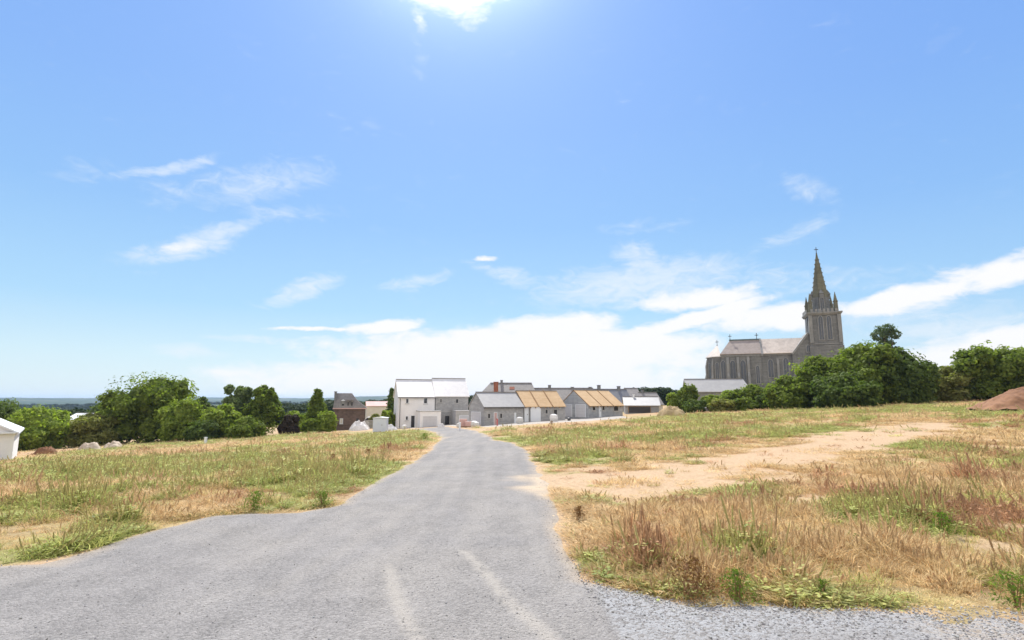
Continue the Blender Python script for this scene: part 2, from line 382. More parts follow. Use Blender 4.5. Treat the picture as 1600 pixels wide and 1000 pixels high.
GREEN = {
    'mid': leafmat('leaf_mid', (.10, .14, .026), (.24, .285, .06), .46),
    'dark': leafmat('leaf_dark', (.07, .105, .03), (.155, .20, .05), .4),
    'bright': leafmat('leaf_bright', (.17, .22, .035), (.33, .39, .085), .48),
    'olive': leafmat('leaf_olive', (.17, .175, .045), (.32, .32, .11), .42),
    'blue': leafmat('leaf_blue', (.08, .12, .065), (.15, .19, .10), .35),
    'purple': leafmat('leaf_purple', (.045, .032, .028), (.08, .06, .045), .2),
    'ash': leafmat('leaf_ash', (.13, .17, .065), (.26, .31, .14), .42),
}

def ground_mat():
    m = bpy.data.materials.new('field_soil'); m.use_nodes = True; t = NT(m.node_tree)
    o = t.n('ShaderNodeOutputMaterial'); b = t.n('ShaderNodeBsdfPrincipled'); t.l(b.outputs[0], o.inputs[0])
    tc = t.n('ShaderNodeTexCoord'); co = tc.outputs['Object']
    a = t.n('ShaderNodeAttribute'); a.attribute_name = 'cover'; sc = t.n('ShaderNodeSeparateColor'); t.l(a.outputs['Color'], sc.inputs[0])
    nf = t.noise(co, 9, 6, .7); nm = t.noise(co, 1.3, 5, .6); nb = t.noise(co, .0045, 5, .55); nv = t.noise(co, .02, 5, .6)
    soil = t.mix(t.step(nf.outputs[0], .3, .7), (.29, .185, .11), (.46, .325, .20))
    dry = t.mix(t.step(nm.outputs[0], .35, .65), (.36, .25, .125), (.50, .36, .19))
    grn = t.mix(t.step(nm.outputs[0], .35, .65), (.20, .235, .075), (.30, .31, .12))
    red = t.mix(nm.outputs[0], (.34, .20, .12), (.44, .27, .16))
    sand = t.mix(t.step(nf.outputs[0], .3, .75), (.40, .275, .165), (.56, .41, .265))
    c = t.mix(t.step(nm.outputs[0], .4, .62), soil, dry); c = t.mix(t.m('MULTIPLY', sc.outputs[1], .6), c, red)
    c = t.mix(t.m('MULTIPLY', sc.outputs[0], .8), c, grn); c = t.mix(sc.outputs[2], c, sand)
    # country beyond the village: dark woods, pale stubble, pasture
    vor = t.n('ShaderNodeTexVoronoi'); t.l(co, vor.inputs['Vector']); vor.inputs['Scale'].default_value = .006
    vs = t.n('ShaderNodeSeparateColor'); t.l(vor.outputs['Color'], vs.inputs[0])
    fld = t.mix(vs.outputs[0], (.07, .09, .035), (.26, .22, .13)); wood = t.mix(nv.outputs[0], (.025, .045, .02), (.05, .075, .03))
    far = t.mix(t.step(nb.outputs[0], .34, .46), fld, wood)
    fa = t.n('ShaderNodeAttribute'); fa.attribute_name = 'far'; c = t.mix(fa.outputs['Fac'], c, far)
    t.l(c, b.inputs['Base Color']); b.inputs['Roughness'].default_value = .95; b.inputs['Specular IOR Level'].default_value = .1
    bp = t.n('ShaderNodeBump'); bp.inputs['Strength'].default_value = .8; bp.inputs['Distance'].default_value = .06
    t.l(t.m('ADD', nf.outputs[0], t.m('MULTIPLY', nm.outputs[0], 2)), bp.inputs['Height']); t.l(bp.outputs[0], b.inputs['Normal'])
    return m
def road_mat():
    m = bpy.data.materials.new('grey_gravel'); m.use_nodes = True; t = NT(m.node_tree)
    o = t.n('ShaderNodeOutputMaterial'); b = t.n('ShaderNodeBsdfPrincipled'); t.l(b.outputs[0], o.inputs[0])
    tc = t.n('ShaderNodeTexCoord'); co = tc.outputs['Object']
    v = t.n('ShaderNodeTexVoronoi'); t.l(co, v.inputs['Vector']); v.inputs['Scale'].default_value = 52
    v2 = t.n('ShaderNodeTexVoronoi'); t.l(co, v2.inputs['Vector']); v2.inputs['Scale'].default_value = 24
    vs = t.n('ShaderNodeSeparateColor'); t.l(v.outputs['Color'], vs.inputs[0]); vs2 = t.n('ShaderNodeSeparateColor'); t.l(v2.outputs['Color'], vs2.inputs[0])
    nm = t.noise(co, 1.1, 6, .65); nb = t.noise(co, .22, 4, .55, .6)
    mp = t.n('ShaderNodeMapping'); t.l(co, mp.inputs[0]); mp.inputs['Scale'].default_value = (1.6, .22, 1); mp.inputs['Rotation'].default_value = (0, 0, .18)
    ns = t.noise(mp.outputs[0], 1.2, 6, .6)
    g = t.m('ADD', t.m('MULTIPLY', vs.outputs[0], .34), t.m('ADD', t.m('MULTIPLY', vs2.outputs[0], .22), .04))
    g = t.m('ADD', g, t.m('MULTIPLY', nm.outputs[0], .5)); g = t.m('ADD', g, t.m('MULTIPLY', nb.outputs[0], .35)); g = t.m('ADD', g, t.m('MULTIPLY', ns.outputs[0], .45))
    c = t.mix(t.step(g, .55, 1.35), (.165, .157, .148), (.325, .306, .287))
    warm = t.mix(t.step(nb.outputs[0], .42, .62), (1, 1, 1.01), (1.01, 1.0, .985)); c = t.mix(1, c, warm, 'MULTIPLY')
    wk = t.m('MULTIPLY', t.step(t.noise(co, .55, 5, .6, 1.0).outputs[0], .64, .76), .16); c = t.mix(wk, c, (.085, .085, .09))
    a = t.n('ShaderNodeAttribute'); a.attribute_name = 'dust'; sc = t.n('ShaderNodeSeparateColor'); t.l(a.outputs['Color'], sc.inputs[0])
    tk = t.m('MULTIPLY', sc.outputs[0], t.step(t.m('ADD', nm.outputs[0], t.m('MULTIPLY', vs2.outputs[0], .3)), .25, .65))
    c = t.mix(tk, c, (.36, .33, .292))
    c = t.mix(t.m('MULTIPLY', sc.outputs[1], t.step(nm.outputs[0], .2, .5)), c, (.56, .44, .31))
    c = t.mix(t.m('MULTIPLY', sc.outputs[2], t.step(vs2.outputs[0], .1, .6)), c, (.33, .33, .33))
    t.l(c, b.inputs['Base Color']); b.inputs['Roughness'].default_value = .9; b.inputs['Specular IOR Level'].default_value = .15
    bp = t.n('ShaderNodeBump'); bp.inputs['Strength'].default_value = .7; bp.inputs['Distance'].default_value = .02
    t.l(t.m('ADD', t.m('MULTIPLY', v.outputs['Distance'], -1), t.m('MULTIPLY', v2.outputs['Distance'], -1.4)), bp.inputs['Height']); t.l(bp.outputs[0], b.inputs['Normal'])
    return m

# ------------------------------------------------------------------ ground, hills, road
def axis(lo, hi, d, far, g=1.13):
    a = list(np.arange(lo, hi, d)); s = d
    while a[-1] < far: s *= g; a.append(a[-1] + s)
    s = d
    while a[0] > -far: s *= g; a.insert(0, a[0] - s)
    return np.array(a)
xs = axis(-62, 62, .5, 9000); ys = axis(-3, 112, .5, 9000)
X, Y = np.meshgrid(xs, ys); Z = ter(X, Y)
nx, ny = len(xs), len(ys)
idx = np.arange(nx * ny).reshape(ny, nx)
Fc = np.stack([idx[:-1, :-1], idx[:-1, 1:], idx[1:, 1:], idx[1:, :-1]], -1).reshape(-1, 4)
me = npmesh('ground', np.stack([X, Y, Z], -1).reshape(-1, 3), Fc)
near = (np.hypot(X, Y) < 260).ravel()
g = np.zeros(nx * ny); r_ = g.copy(); s_ = g.copy()
g[near], r_[near], s_[near] = cover(X.ravel()[near], Y.ravel()[near])
ca = me.color_attributes.new('cover', 'FLOAT_COLOR', 'POINT'); ca.data.foreach_set('color', np.stack([g, r_, s_, np.ones_like(g)], -1).astype(np.float32).ravel())
fa = me.attributes.new('far', 'FLOAT', 'POINT'); fa.data.foreach_set('value', sm((np.hypot(X, Y) - 150) / 120).ravel().astype(np.float32))
me.polygons.foreach_set('use_smooth', np.ones(len(me.polygons), bool))
GM = ground_mat(); ground = link('ground', me, GM); tag(ground, kind='structure')

def hills():
    A = np.radians(np.linspace(-75, 75, 520)); R = np.geomspace(1300, 8500, 46)
    AA, RR = np.meshgrid(A, R); x = RR * np.sin(AA); y = RR * np.cos(AA)
    h = fbm(x + 9000, y + 4000, 1500, 5)
    z = -34 + sm((RR - 1300) / 4200) * (46 + (h - .5) * 60) + (fbm(x, y, 130, 3) - .5) * 7 + 22 * sm((AA + .38) / .14) * (1 - sm((AA + .15) / .1))
    z = z - sm((RR - 7600) / 900) * 60
    n, k = x.shape; I = np.arange(n * k).reshape(n, k)
    m_ = npmesh('hills', np.stack([x, y, z], -1).reshape(-1, 3), np.stack([I[:-1, :-1], I[1:, :-1], I[1:, 1:], I[:-1, 1:]], -1).reshape(-1, 4))
    fa = m_.attributes.new('far', 'FLOAT', 'POINT'); fa.data.foreach_set('value', np.ones(n * k, np.float32))
    m_.polygons.foreach_set('use_smooth', np.ones(len(m_.polygons), bool)); tag(link('hills', m_, GM), kind='structure')
hills()

TRACK = [[hit(*p) for p in [(607, 888), (616, 925), (630, 965), (648, 1000), (690, 1080)]],
         [hit(*p) for p in [(726, 865), (760, 900), (795, 945), (850, 992), (900, 1050)]]]
def segd(x, y, pts):
    d = np.full(np.shape(x), 1e9)
    for a, b in zip(pts[:-1], pts[1:]):
        ex, ey = b[0] - a[0], b[1] - a[1]; t = np.clip(((x - a[0]) * ex + (y - a[1]) * ey) / (ex * ex + ey * ey), 0, 1)
        d = np.minimum(d, np.hypot(x - a[0] - t * ex, y - a[1] - t * ey))
    return d
def sheet(name, P, m, dz, fine=None):
    P = np.array(P); pts = [Vector(p) for p in P]; edges = [(i, (i + 1) % len(P)) for i in range(len(P))]
    def grid(x0, x1, y0, y1, d):
        gx, gy = np.meshgrid(np.arange(x0, x1, d), np.arange(y0, y1, d)); return gx.ravel(), gy.ravel()
    gx, gy = grid(P[:, 0].min(), P[:, 0].max(), P[:, 1].min(), P[:, 1].max(), 1.3)
    for q in (fine or []):
        k = ~((gx > q[0]) & (gx < q[1]) & (gy > q[2]) & (gy < q[3])); gx, gy = gx[k], gy[k]
        hx, hy = grid(*q); gx = np.concatenate([gx, hx]); gy = np.concatenate([gy, hy])
    k = sdf(P, gx, gy) < -.12; pts += [Vector((a, b)) for a, b in zip(gx[k], gy[k])]
    v, e, f, *_ = delaunay_2d_cdt(pts, edges, [list(range(len(P)))], 1, 1e-5)
    co = np.array([(a.x, a.y) for a in v]); z = ter(co[:, 0], co[:, 1])
    ed = np.clip(-sdf(P, co[:, 0], co[:, 1]) / .35, 0, 1)
    me = npmesh(name, np.column_stack([co, z + dz * ed - .01 * (1 - ed)]), np.array([list(t) for t in f if len(t) == 3]))
    if me.polygons[0].normal.z < 0: me.flip_normals()
    o = link(name, me, m); tag(o, kind='structure'); return o, co
RM = road_mat()
road, co = sheet('road', ROAD, RM, .035, [(-4.5, 3.5, 2.0, 11.0, .11), (-9, 9, 11.0, 45, .3)])
tr = np.maximum(sm((.14 - segd(co[:, 0], co[:, 1], TRACK[0])) / .09), sm((.14 - segd(co[:, 0], co[:, 1], TRACK[1])) / .09)) * .85
for pl in ([(745, 678), (728, 700), (700, 740), (655, 790), (560, 850), (420, 930)], [(722, 676), (705, 700), (672, 730), (610, 775), (500, 830), (330, 890)],
           [(760, 690), (765, 720), (760, 770), (740, 830), (726, 865)], [(735, 690), (725, 730), (700, 780), (655, 830), (607, 888)], [(790, 705), (812, 750), (825, 800), (840, 860), (880, 930)]):
    tr = np.maximum(tr, .24 * sm((.32 - segd(co[:, 0], co[:, 1], [hit(*p) for p in pl])) / .3))
sp = np.maximum(sm((.5 - sdf(SPILL, co[:, 0], co[:, 1]) + (fbm(co[:, 0], co[:, 1], 1, 3) - .5) * 1.5) / 1.0) * .9,
                sm((.45 + sdf(ROADP, co[:, 0], co[:, 1])) / .5) * .55)
gv = sm((2.0 + sdf(ROADP, co[:, 0], co[:, 1]) + (fbm(co[:, 0], co[:, 1], 2, 3) - .5) * 2) / 1.6) * (co[:, 0] > 1.2) * (co[:, 1] < 10)
ca = road.data.color_attributes.new('dust', 'FLOAT_COLOR', 'POINT')
ca.data.foreach_set('color', np.stack([tr, sp, gv, np.ones_like(tr)], -1).astype(np.float32).ravel())
PM = pmat('pale_gravel', (.30, .27, .235), (.42, .38, .33), 2.5, .9, .4)
path, _ = sheet('path', ragged([hit(*p) for p in [(640, 669.5), (700, 665.5), (740, 668), (760, 667.5), (860, 661), (985, 652.5), (972, 650), (740, 660.5), (700, 662.5), (610, 665)]], .2, 5), PM, .05)

# ------------------------------------------------------------------ foliage generators
def leaves(C, N, size, rng, aspect=.6):
    n = len(C); N = N / (np.linalg.norm(N, axis=1, keepdims=True) + 1e-9)
    R = rng.normal(size=(n, 3)); T = np.cross(N, R); T /= np.linalg.norm(T, axis=1, keepdims=True) + 1e-9; B = np.cross(N, T)
    s = size[:, None]
    V = np.stack([C - T * s, C - B * s * aspect + N * s * .15, C + T * s, C + B * s * aspect + N * s * .15], 1).reshape(-1, 3)
    return V, np.arange(4 * n).reshape(n, 4)
def crown_mesh(name, blobs, leaf, dens, rng, core=True, clump=.30):
    Vs, Fs, A = [], [], []; off = 0
    for (c, r) in blobs:
        c = np.array(c); r = np.array(r); area = 4 * math.pi * ((r[0] * r[1]) ** 1.6 / 3 + (r[0] * r[2]) ** 1.6 / 3 + (r[1] * r[2]) ** 1.6 / 3) ** (1 / 1.6)
        nc = max(8, int(area / (clump * r.mean()) ** 2 / 2.2)); d = rng.normal(size=(nc, 3)); d /= np.linalg.norm(d, axis=1, keepdims=True)
        cc = c + d * r * rng.uniform(.72, 1.06, (nc, 1)); cr = r.mean() * clump * rng.uniform(.5, 1.75, nc); cv = np.clip(rng.normal(.5, .24, nc), 0, 1)
        nl = max(12, int(dens * area / nc / (leaf * leaf)))
        k = np.repeat(np.arange(nc), nl); n = len(k)
        q = rng.normal(size=(n, 3)); q /= np.linalg.norm(q, axis=1, keepdims=True)
        P = cc[k] + q * (cr[k] * rng.uniform(.5, 1.1, n) ** .6)[:, None] * np.array([1, 1, .62])
        Nn = q * .7 + d[k] * .4 + np.array([0, 0, .45]) + rng.normal(size=(n, 3)) * .45
        V, F_ = leaves(P, Nn, leaf * rng.uniform(.6, 1.3, n), rng); Vs.append(V); Fs.append(F_ + off); off += len(V)
        A.append(np.clip(cv[k] + rng.normal(0, .16, n), 0, 1))
        if core:                            # dense inner foliage shell
            m = int(area / (leaf * leaf) * .35); q = rng.normal(size=(m, 3)); q /= np.linalg.norm(q, axis=1, keepdims=True)
            V, F_ = leaves(c + q * r * rng.uniform(.55, .74, (m, 1)), q + rng.normal(size=(m, 3)) * .3, np.full(m, leaf * 1.9), rng, .8)
            Vs.append(V); Fs.append(F_ + off); off += len(V); A.append(rng.uniform(.25, .8, m))
    me = npmesh(name, np.concatenate(Vs), np.concatenate(Fs)); A = np.concatenate(A)
    at_ = me.attributes.new('v', 'FLOAT', 'FACE')
    if len(A) == len(me.polygons): at_.data.foreach_set('value', A.astype(np.float32))
    return me
def trunk_mesh(H, r0, rng, limbs=5, spread=.4, top=.6):
    m = MB(); n = 8
    def limb(p0, p1, ra, rb, k=3):
        p0 = Vector(p0); p1 = Vector(p1); ax = (p1 - p0).normalized(); s = ax.orthogonal().normalized(); t = ax.cross(s); prev = None
        for i in range(k + 1):
            f = i / k; p = p0.lerp(p1, f) + s * math.sin(f * 3) * ra * .5; rr = ra + (rb - ra) * f
            ring = [p + (s * math.cos(2 * math.pi * j / n) + t * math.sin(2 * math.pi * j / n)) * rr for j in range(n)]
            if prev: m.loft([tuple(q) for q in prev], [tuple(q) for q in ring])
            prev = ring
    limb((0, 0, -.4), (rng.uniform(-.1, .1) * H * .3, 0, H * top), r0, r0 * .45)
    for i in range(limbs):
        a = 2 * math.pi * i / limbs + rng.uniform(-.4, .4); z0 = H * rng.uniform(.15, .5)
        limb((0, 0, z0), (math.cos(a) * H * spread * .8, math.sin(a) * H * spread * .8, z0 + H * rng.uniform(.2, .35)), r0 * .45, r0 * .12)
    me = bpy.data.meshes.new('trunk'); me.from_pydata([tuple(v) for v in m.v], [], m.f); return me
def tree(name, label, cat, px, Yd, wpx, top, col='mid', leaf=.22, kind='round', group=None, seed=0, dens=.9, low=.04, base=None, sq=1.0):
    rng = np.random.RandomState(abs(seed + int(px) * 7 + 1))
    x = at(px, 620, Yd)[0]; z0 = tz(x, Yd) if base is None else base; H = zrow(px, top, Yd) - z0; W = wpx / F * Yd * math.hypot(1, 0) / 1.0
    R = W / 2; root = empty(name, (x, Yd, z0 - .05)); tag(root, label, cat, group)
    blobs = []
    if kind == 'round':
        nb = 8 if H > 5 else 5
        blobs.append(((0, 0, H * .53), (R * .84, R * .78, H * .43)))
        for i in range(nb):
            a = 2 * math.pi * i / nb + rng.uniform(-.3, .3); zz = rng.uniform(low + .22, .78); k = math.sqrt(max(.1, 1 - ((zz - .45) / .62) ** 2))
            br = rng.uniform(.26, .38)
            blobs.append(((math.cos(a) * R * (k - br * .75) , math.sin(a) * R * (k - br * .75), H * zz), (R * br, R * br, H * br * .55)))
        blobs.append(((rng.uniform(-.2, .2) * R, 0, H * .80), (R * .38, R * .38, H * .16)))
        for i in range(5):
            a = 2 * math.pi * i / 5 + .4; blobs.append(((math.cos(a) * R * .55, math.sin(a) * R * .55, H * (low + .16)), (R * .40, R * .40, H * .2)))
    elif kind == 'cone':
        for i in range(6):
            f = i / 5; blobs.append(((rng.uniform(-.1, .1) * R, rng.uniform(-.1, .1) * R, H * (.14 + .74 * f)), (R * 1.2 * (1 - f * .76), R * 1.2 * (1 - f * .76), H * .15)))
    elif kind == 'ash':                     # upright, feathery, gaps between the boughs
        for i in range(34):
            a = rng.uniform(0, 6.28); zz = rng.uniform(.3, .95); k = (1 - abs(zz - .5) * .9) * rng.uniform(.2, .85)
            blobs.append(((math.cos(a) * R * k, math.sin(a) * R * k, H * zz), (R * rng.uniform(.14, .24), R * rng.uniform(.14, .24), H * rng.uniform(.08, .15))))
        blobs.append(((0, 0, H * .38), (R * .85, R * .8, H * .34))); blobs.append(((R * .1, 0, H * .62), (R * .5, R * .5, H * .24)))
    elif kind == 'pine':
        for (a, b, c_, d_) in ((0, .0, .90, .5), (-.35, .1, .82, .42), (.38, 0, .84, .4), (.6, .1, .62, .32), (-.75, 0, .50, .22), (.8, -.1, .45, .28), (.1, .2, .72, .4)):
            blobs.append(((a * R, b * R, H * c_), (R * d_, R * d_, H * .06)))
    cm = crown_mesh('crown', blobs, leaf, dens * .55, rng, core=(kind != 'pine' and kind != 'ash'))
    link('crown', cm, GREEN[col], root)
    rr = random.Random(seed + 3)
    link('trunk', trunk_mesh(H, max(.05, min(.4, H * .03)), rr, 6 if kind != 'pine' else 4, min(.45, R / H * .8), .72 if kind != 'pine' else .88), M['bark'], root)
    return root

# ------------------------------------------------------------------ building helpers
def opening(fr, root, kind, x0, x1, z0, z1, y=0, m=None, frame=None, sill=True, face='front'):
    """door or window lying on the front plane (y) of a frame; face='left' puts it on the gable at x=y"""
    def bx(mb, a0, a1, d0, d1, b0, b1):
        if face == 'front': mb.box(a0, a1, y - d1, y - d0, b0, b1)
        else: mb.box(y - d1, y - d0, a0, a1, b0, b1)
    f = MB(fr); t = .09
    bx(f, x0, x0 + t, -.05, .06, z0, z1); bx(f, x1 - t, x1, -.05, .06, z0, z1); bx(f, x0 + t, x1 - t, -.05, .06, z1 - t, z1)
    if kind == 'window':
        bx(f, x0 + t, x1 - t, -.05, .06, z0, z0 + t)
    o = f.build(kind, frame or M['white'], root)
    p = MB(fr); bx(p, x0 + t, x1 - t, -.04, .025, z0 + (t if kind == 'window' else 0.02), z1 - t); p.build('pane' if kind == 'window' else 'panel', m or M['glass'], o)
    if kind == 'window' and sill:
        s = MB(fr); bx(s, x0 - .08, x1 + .08, -.05, .14, z0 - .09, z0 - .002); s.build('sill', M['concrete'], o)
    if kind == 'door' and (x1 - x0) < 1.4:
        h = MB(fr); bx(h, x1 - t - .14, x1 - t - .08, .026, .07, (z0 + z1) / 2 - .05, (z0 + z1) / 2 + .1); h.build('handle', M['metal'], o)
    return o
def gable_house(name, label, cat, pl, Yl, pr, Yr, depth, eave, ridge, zb, wall, roof, over=.3, overside=.25, hipL=0, hipR=0, group=None, thick=.14, rowref=645):
    xl = at(pl, rowref, Yl)[0]; xr = at(pr, rowref, Yr)[0]; L = math.hypot(xr - xl, Yr - Yl)
    root = empty(name, ((xl + xr) / 2, (Yl + Yr) / 2, zb)); tag(root, label, cat, group)
    fr = Fr((xl, Yl, zb), (xr - xl, Yr - Yl))
    e = eave; h = ridge; D = depth
    w = MB(fr)
    if hipL or hipR:
        w.box(0, L, 0, D, -1.5, e - .02)
    else: w.prism([(0, -1.5), (D, -1.5), (D, e - .02), (D / 2, h - .04), (0, e - .02)], 0, L, 'x')
    w.build('wall', wall, root)
    sl = (h - e) / (D / 2); ez = e - over * sl
    r = MB(fr); a0, a1 = -overside, L + overside
    F0 = [(a0, -over, ez), (a1, -over, ez), (a1 - hipR, D / 2, h), (a0 + hipL, D / 2, h)]
    B0 = [(a1, D + over, ez), (a0, D + over, ez), (a0 + hipL, D / 2, h), (a1 - hipR, D / 2, h)]
    up = lambda P, d=thick: [(a, b, c + d) for a, b, c in P]
    r.loft(F0, up(F0)); r.loft(B0, up(B0))
    if hipL: H0 = [(a0, -over, ez), (a0, D + over, ez), (a0 + hipL, D / 2, h)]; r.loft(H0, up(H0, thick + .003))
    if hipR: H0 = [(a1, -over, ez), (a1, D + over, ez), (a1 - hipR, D / 2, h)]; r.loft(H0, up(H0, thick + .003))
    ro = r.build('roof', roof, root)
    c = MB(fr); c.box(a0 + hipL + .02, a1 - hipR - .02, D / 2 - .12, D / 2 + .12, h + thick - .05, h + thick + .07); c.build('ridge_cap', M['grey_slate'], ro)
    return root, fr, L, ro
def chimney(fr, roof, x, y, z0, z1, w=.55, d=.5, m=None):
    c = MB(fr); c.box(x - w / 2, x + w / 2, y - d / 2, y + d / 2, z0, z1 - .12); c.box(x - w / 2 - .07, x + w / 2 + .07, y - d / 2 - .07, y + d / 2 + .07, z1 - .12, z1)
    o = c.build('chimney', m or M['grey_slate'], roof)
    return o
def gutter(fr, root, L, e, over, sl):
    g = MB(fr); g.box(-.2, L + .2, -over - .12, -over - .005, e - over * sl - .06, e - over * sl + .06); g.build('gutter', M['metal'], root)

# ------------------------------------------------------------------ the new houses
def two_storey():
    Y0 = 99; pz = tz(at(650, 660, Y0)[0], Y0) - .1
    def hh(px, row): return zrow(px, row, Y0) - pz
    # white rendered half
    e = hh(650, 619.5); h = e + 3.05
    r1, f1, L1, ro1 = gable_house('semi_detached_house', 'white rendered two storey new house with bright pale roof, garage wing on its right', 'house', 622.5, Y0, 679, Y0 + 2.1, 7.2, e, h, pz, M['render'], M['pale_slate'], .25, .2)
    u = L1 / 56.5                            # metres per photo pixel along the front
    X_ = lambda px: (px - 622.5) * u
    opening(f1, r1, 'window', X_(633.2), X_(638), e - 1.25, e - .35); opening(f1, r1, 'window', X_(661), X_(667.5), e - 1.3, e - .25)
    opening(f1, r1, 'window', X_(633.4), X_(637.8), 1.35, 2.15, m=M['dark']); opening(f1, r1, 'door', X_(641.5), X_(648.5), 0, 2.25, m=M['dark'])
    gr = MB(f1); gr.box(X_(650.5), X_(682), -4.2, -.003, -1.5, 2.95); o = gr.build('garage_wing', M['render'], r1)
    ca_ = MB(f1); ca_.box(X_(650.5) - .08, X_(682) + .08, -4.28, -.003, 2.953, 3.1); ca_.build('coping', M['concrete'], o)
    d = opening(f1, o, 'door', X_(654), X_(676.5), 0, 2.25, y=-4.2, m=M['garage'])
    gutter(f1, r1, L1, e, .25, (h - e) / 3.6)
    dp = MB(f1); dp.cyl(.25, -.1, 0, e - .35, .05, 6); dp.build('downpipe', M['metal'], r1)
    # bare block half
    e2 = e + .02; xl2 = 680
    r2, f2, L2, ro2 = gable_house('semi_detached_house', 'two storey house of bare grey blocks joined to the white house', 'house', 680.2, Y0 + 2.25, 731.5, Y0 + 4.1, 7.2, e2 + .12, h + .3, pz, M['block'], M['pale_slate'], .25, .2)
    X2 = lambda px: (px - 680.2) * u
    opening(f2, r2, 'window', X2(687), X2(690.5), e - 1.15, e - .35, m=M['dark'], frame=M['concrete']); opening(f2, r2, 'window', X2(712.5), X2(717.5), e - 1.25, e - .4, m=M['dark'], frame=M['concrete'])
    opening(f2, r2, 'door', X2(695), X2(703.5), 0, 2.2, m=M['dark'], frame=M['concrete'])
    opening(f2, r2, 'window', X2(684), X2(690), .95, 2.1, m=M['dark'], frame=M['concrete'])
    bd = MB(f2); bd.box(.1, L2 - .1, -.04, -.003, 2.75, 2.95); bd.build('concrete_band', M['concrete'], r2)
    # flat-roofed carport slab between the garage wings, then the right garage wing
    gr = MB(f2); gr.box(X2(705.5), X2(735), -4.4, -.003, -1.5, 3.0); o = gr.build('garage_wing', M['concrete'], r2)
    ca_ = MB(f2); ca_.box(X2(705.5) - .06, X2(735) + .06, -4.46, -.003, 3.003, 3.12); ca_.build('coping', M['concrete'], o)
    opening(f2, o, 'door', X2(710.5), X2(729), 0, 2.25, y=-4.4, m=M['garage'])
two_storey()

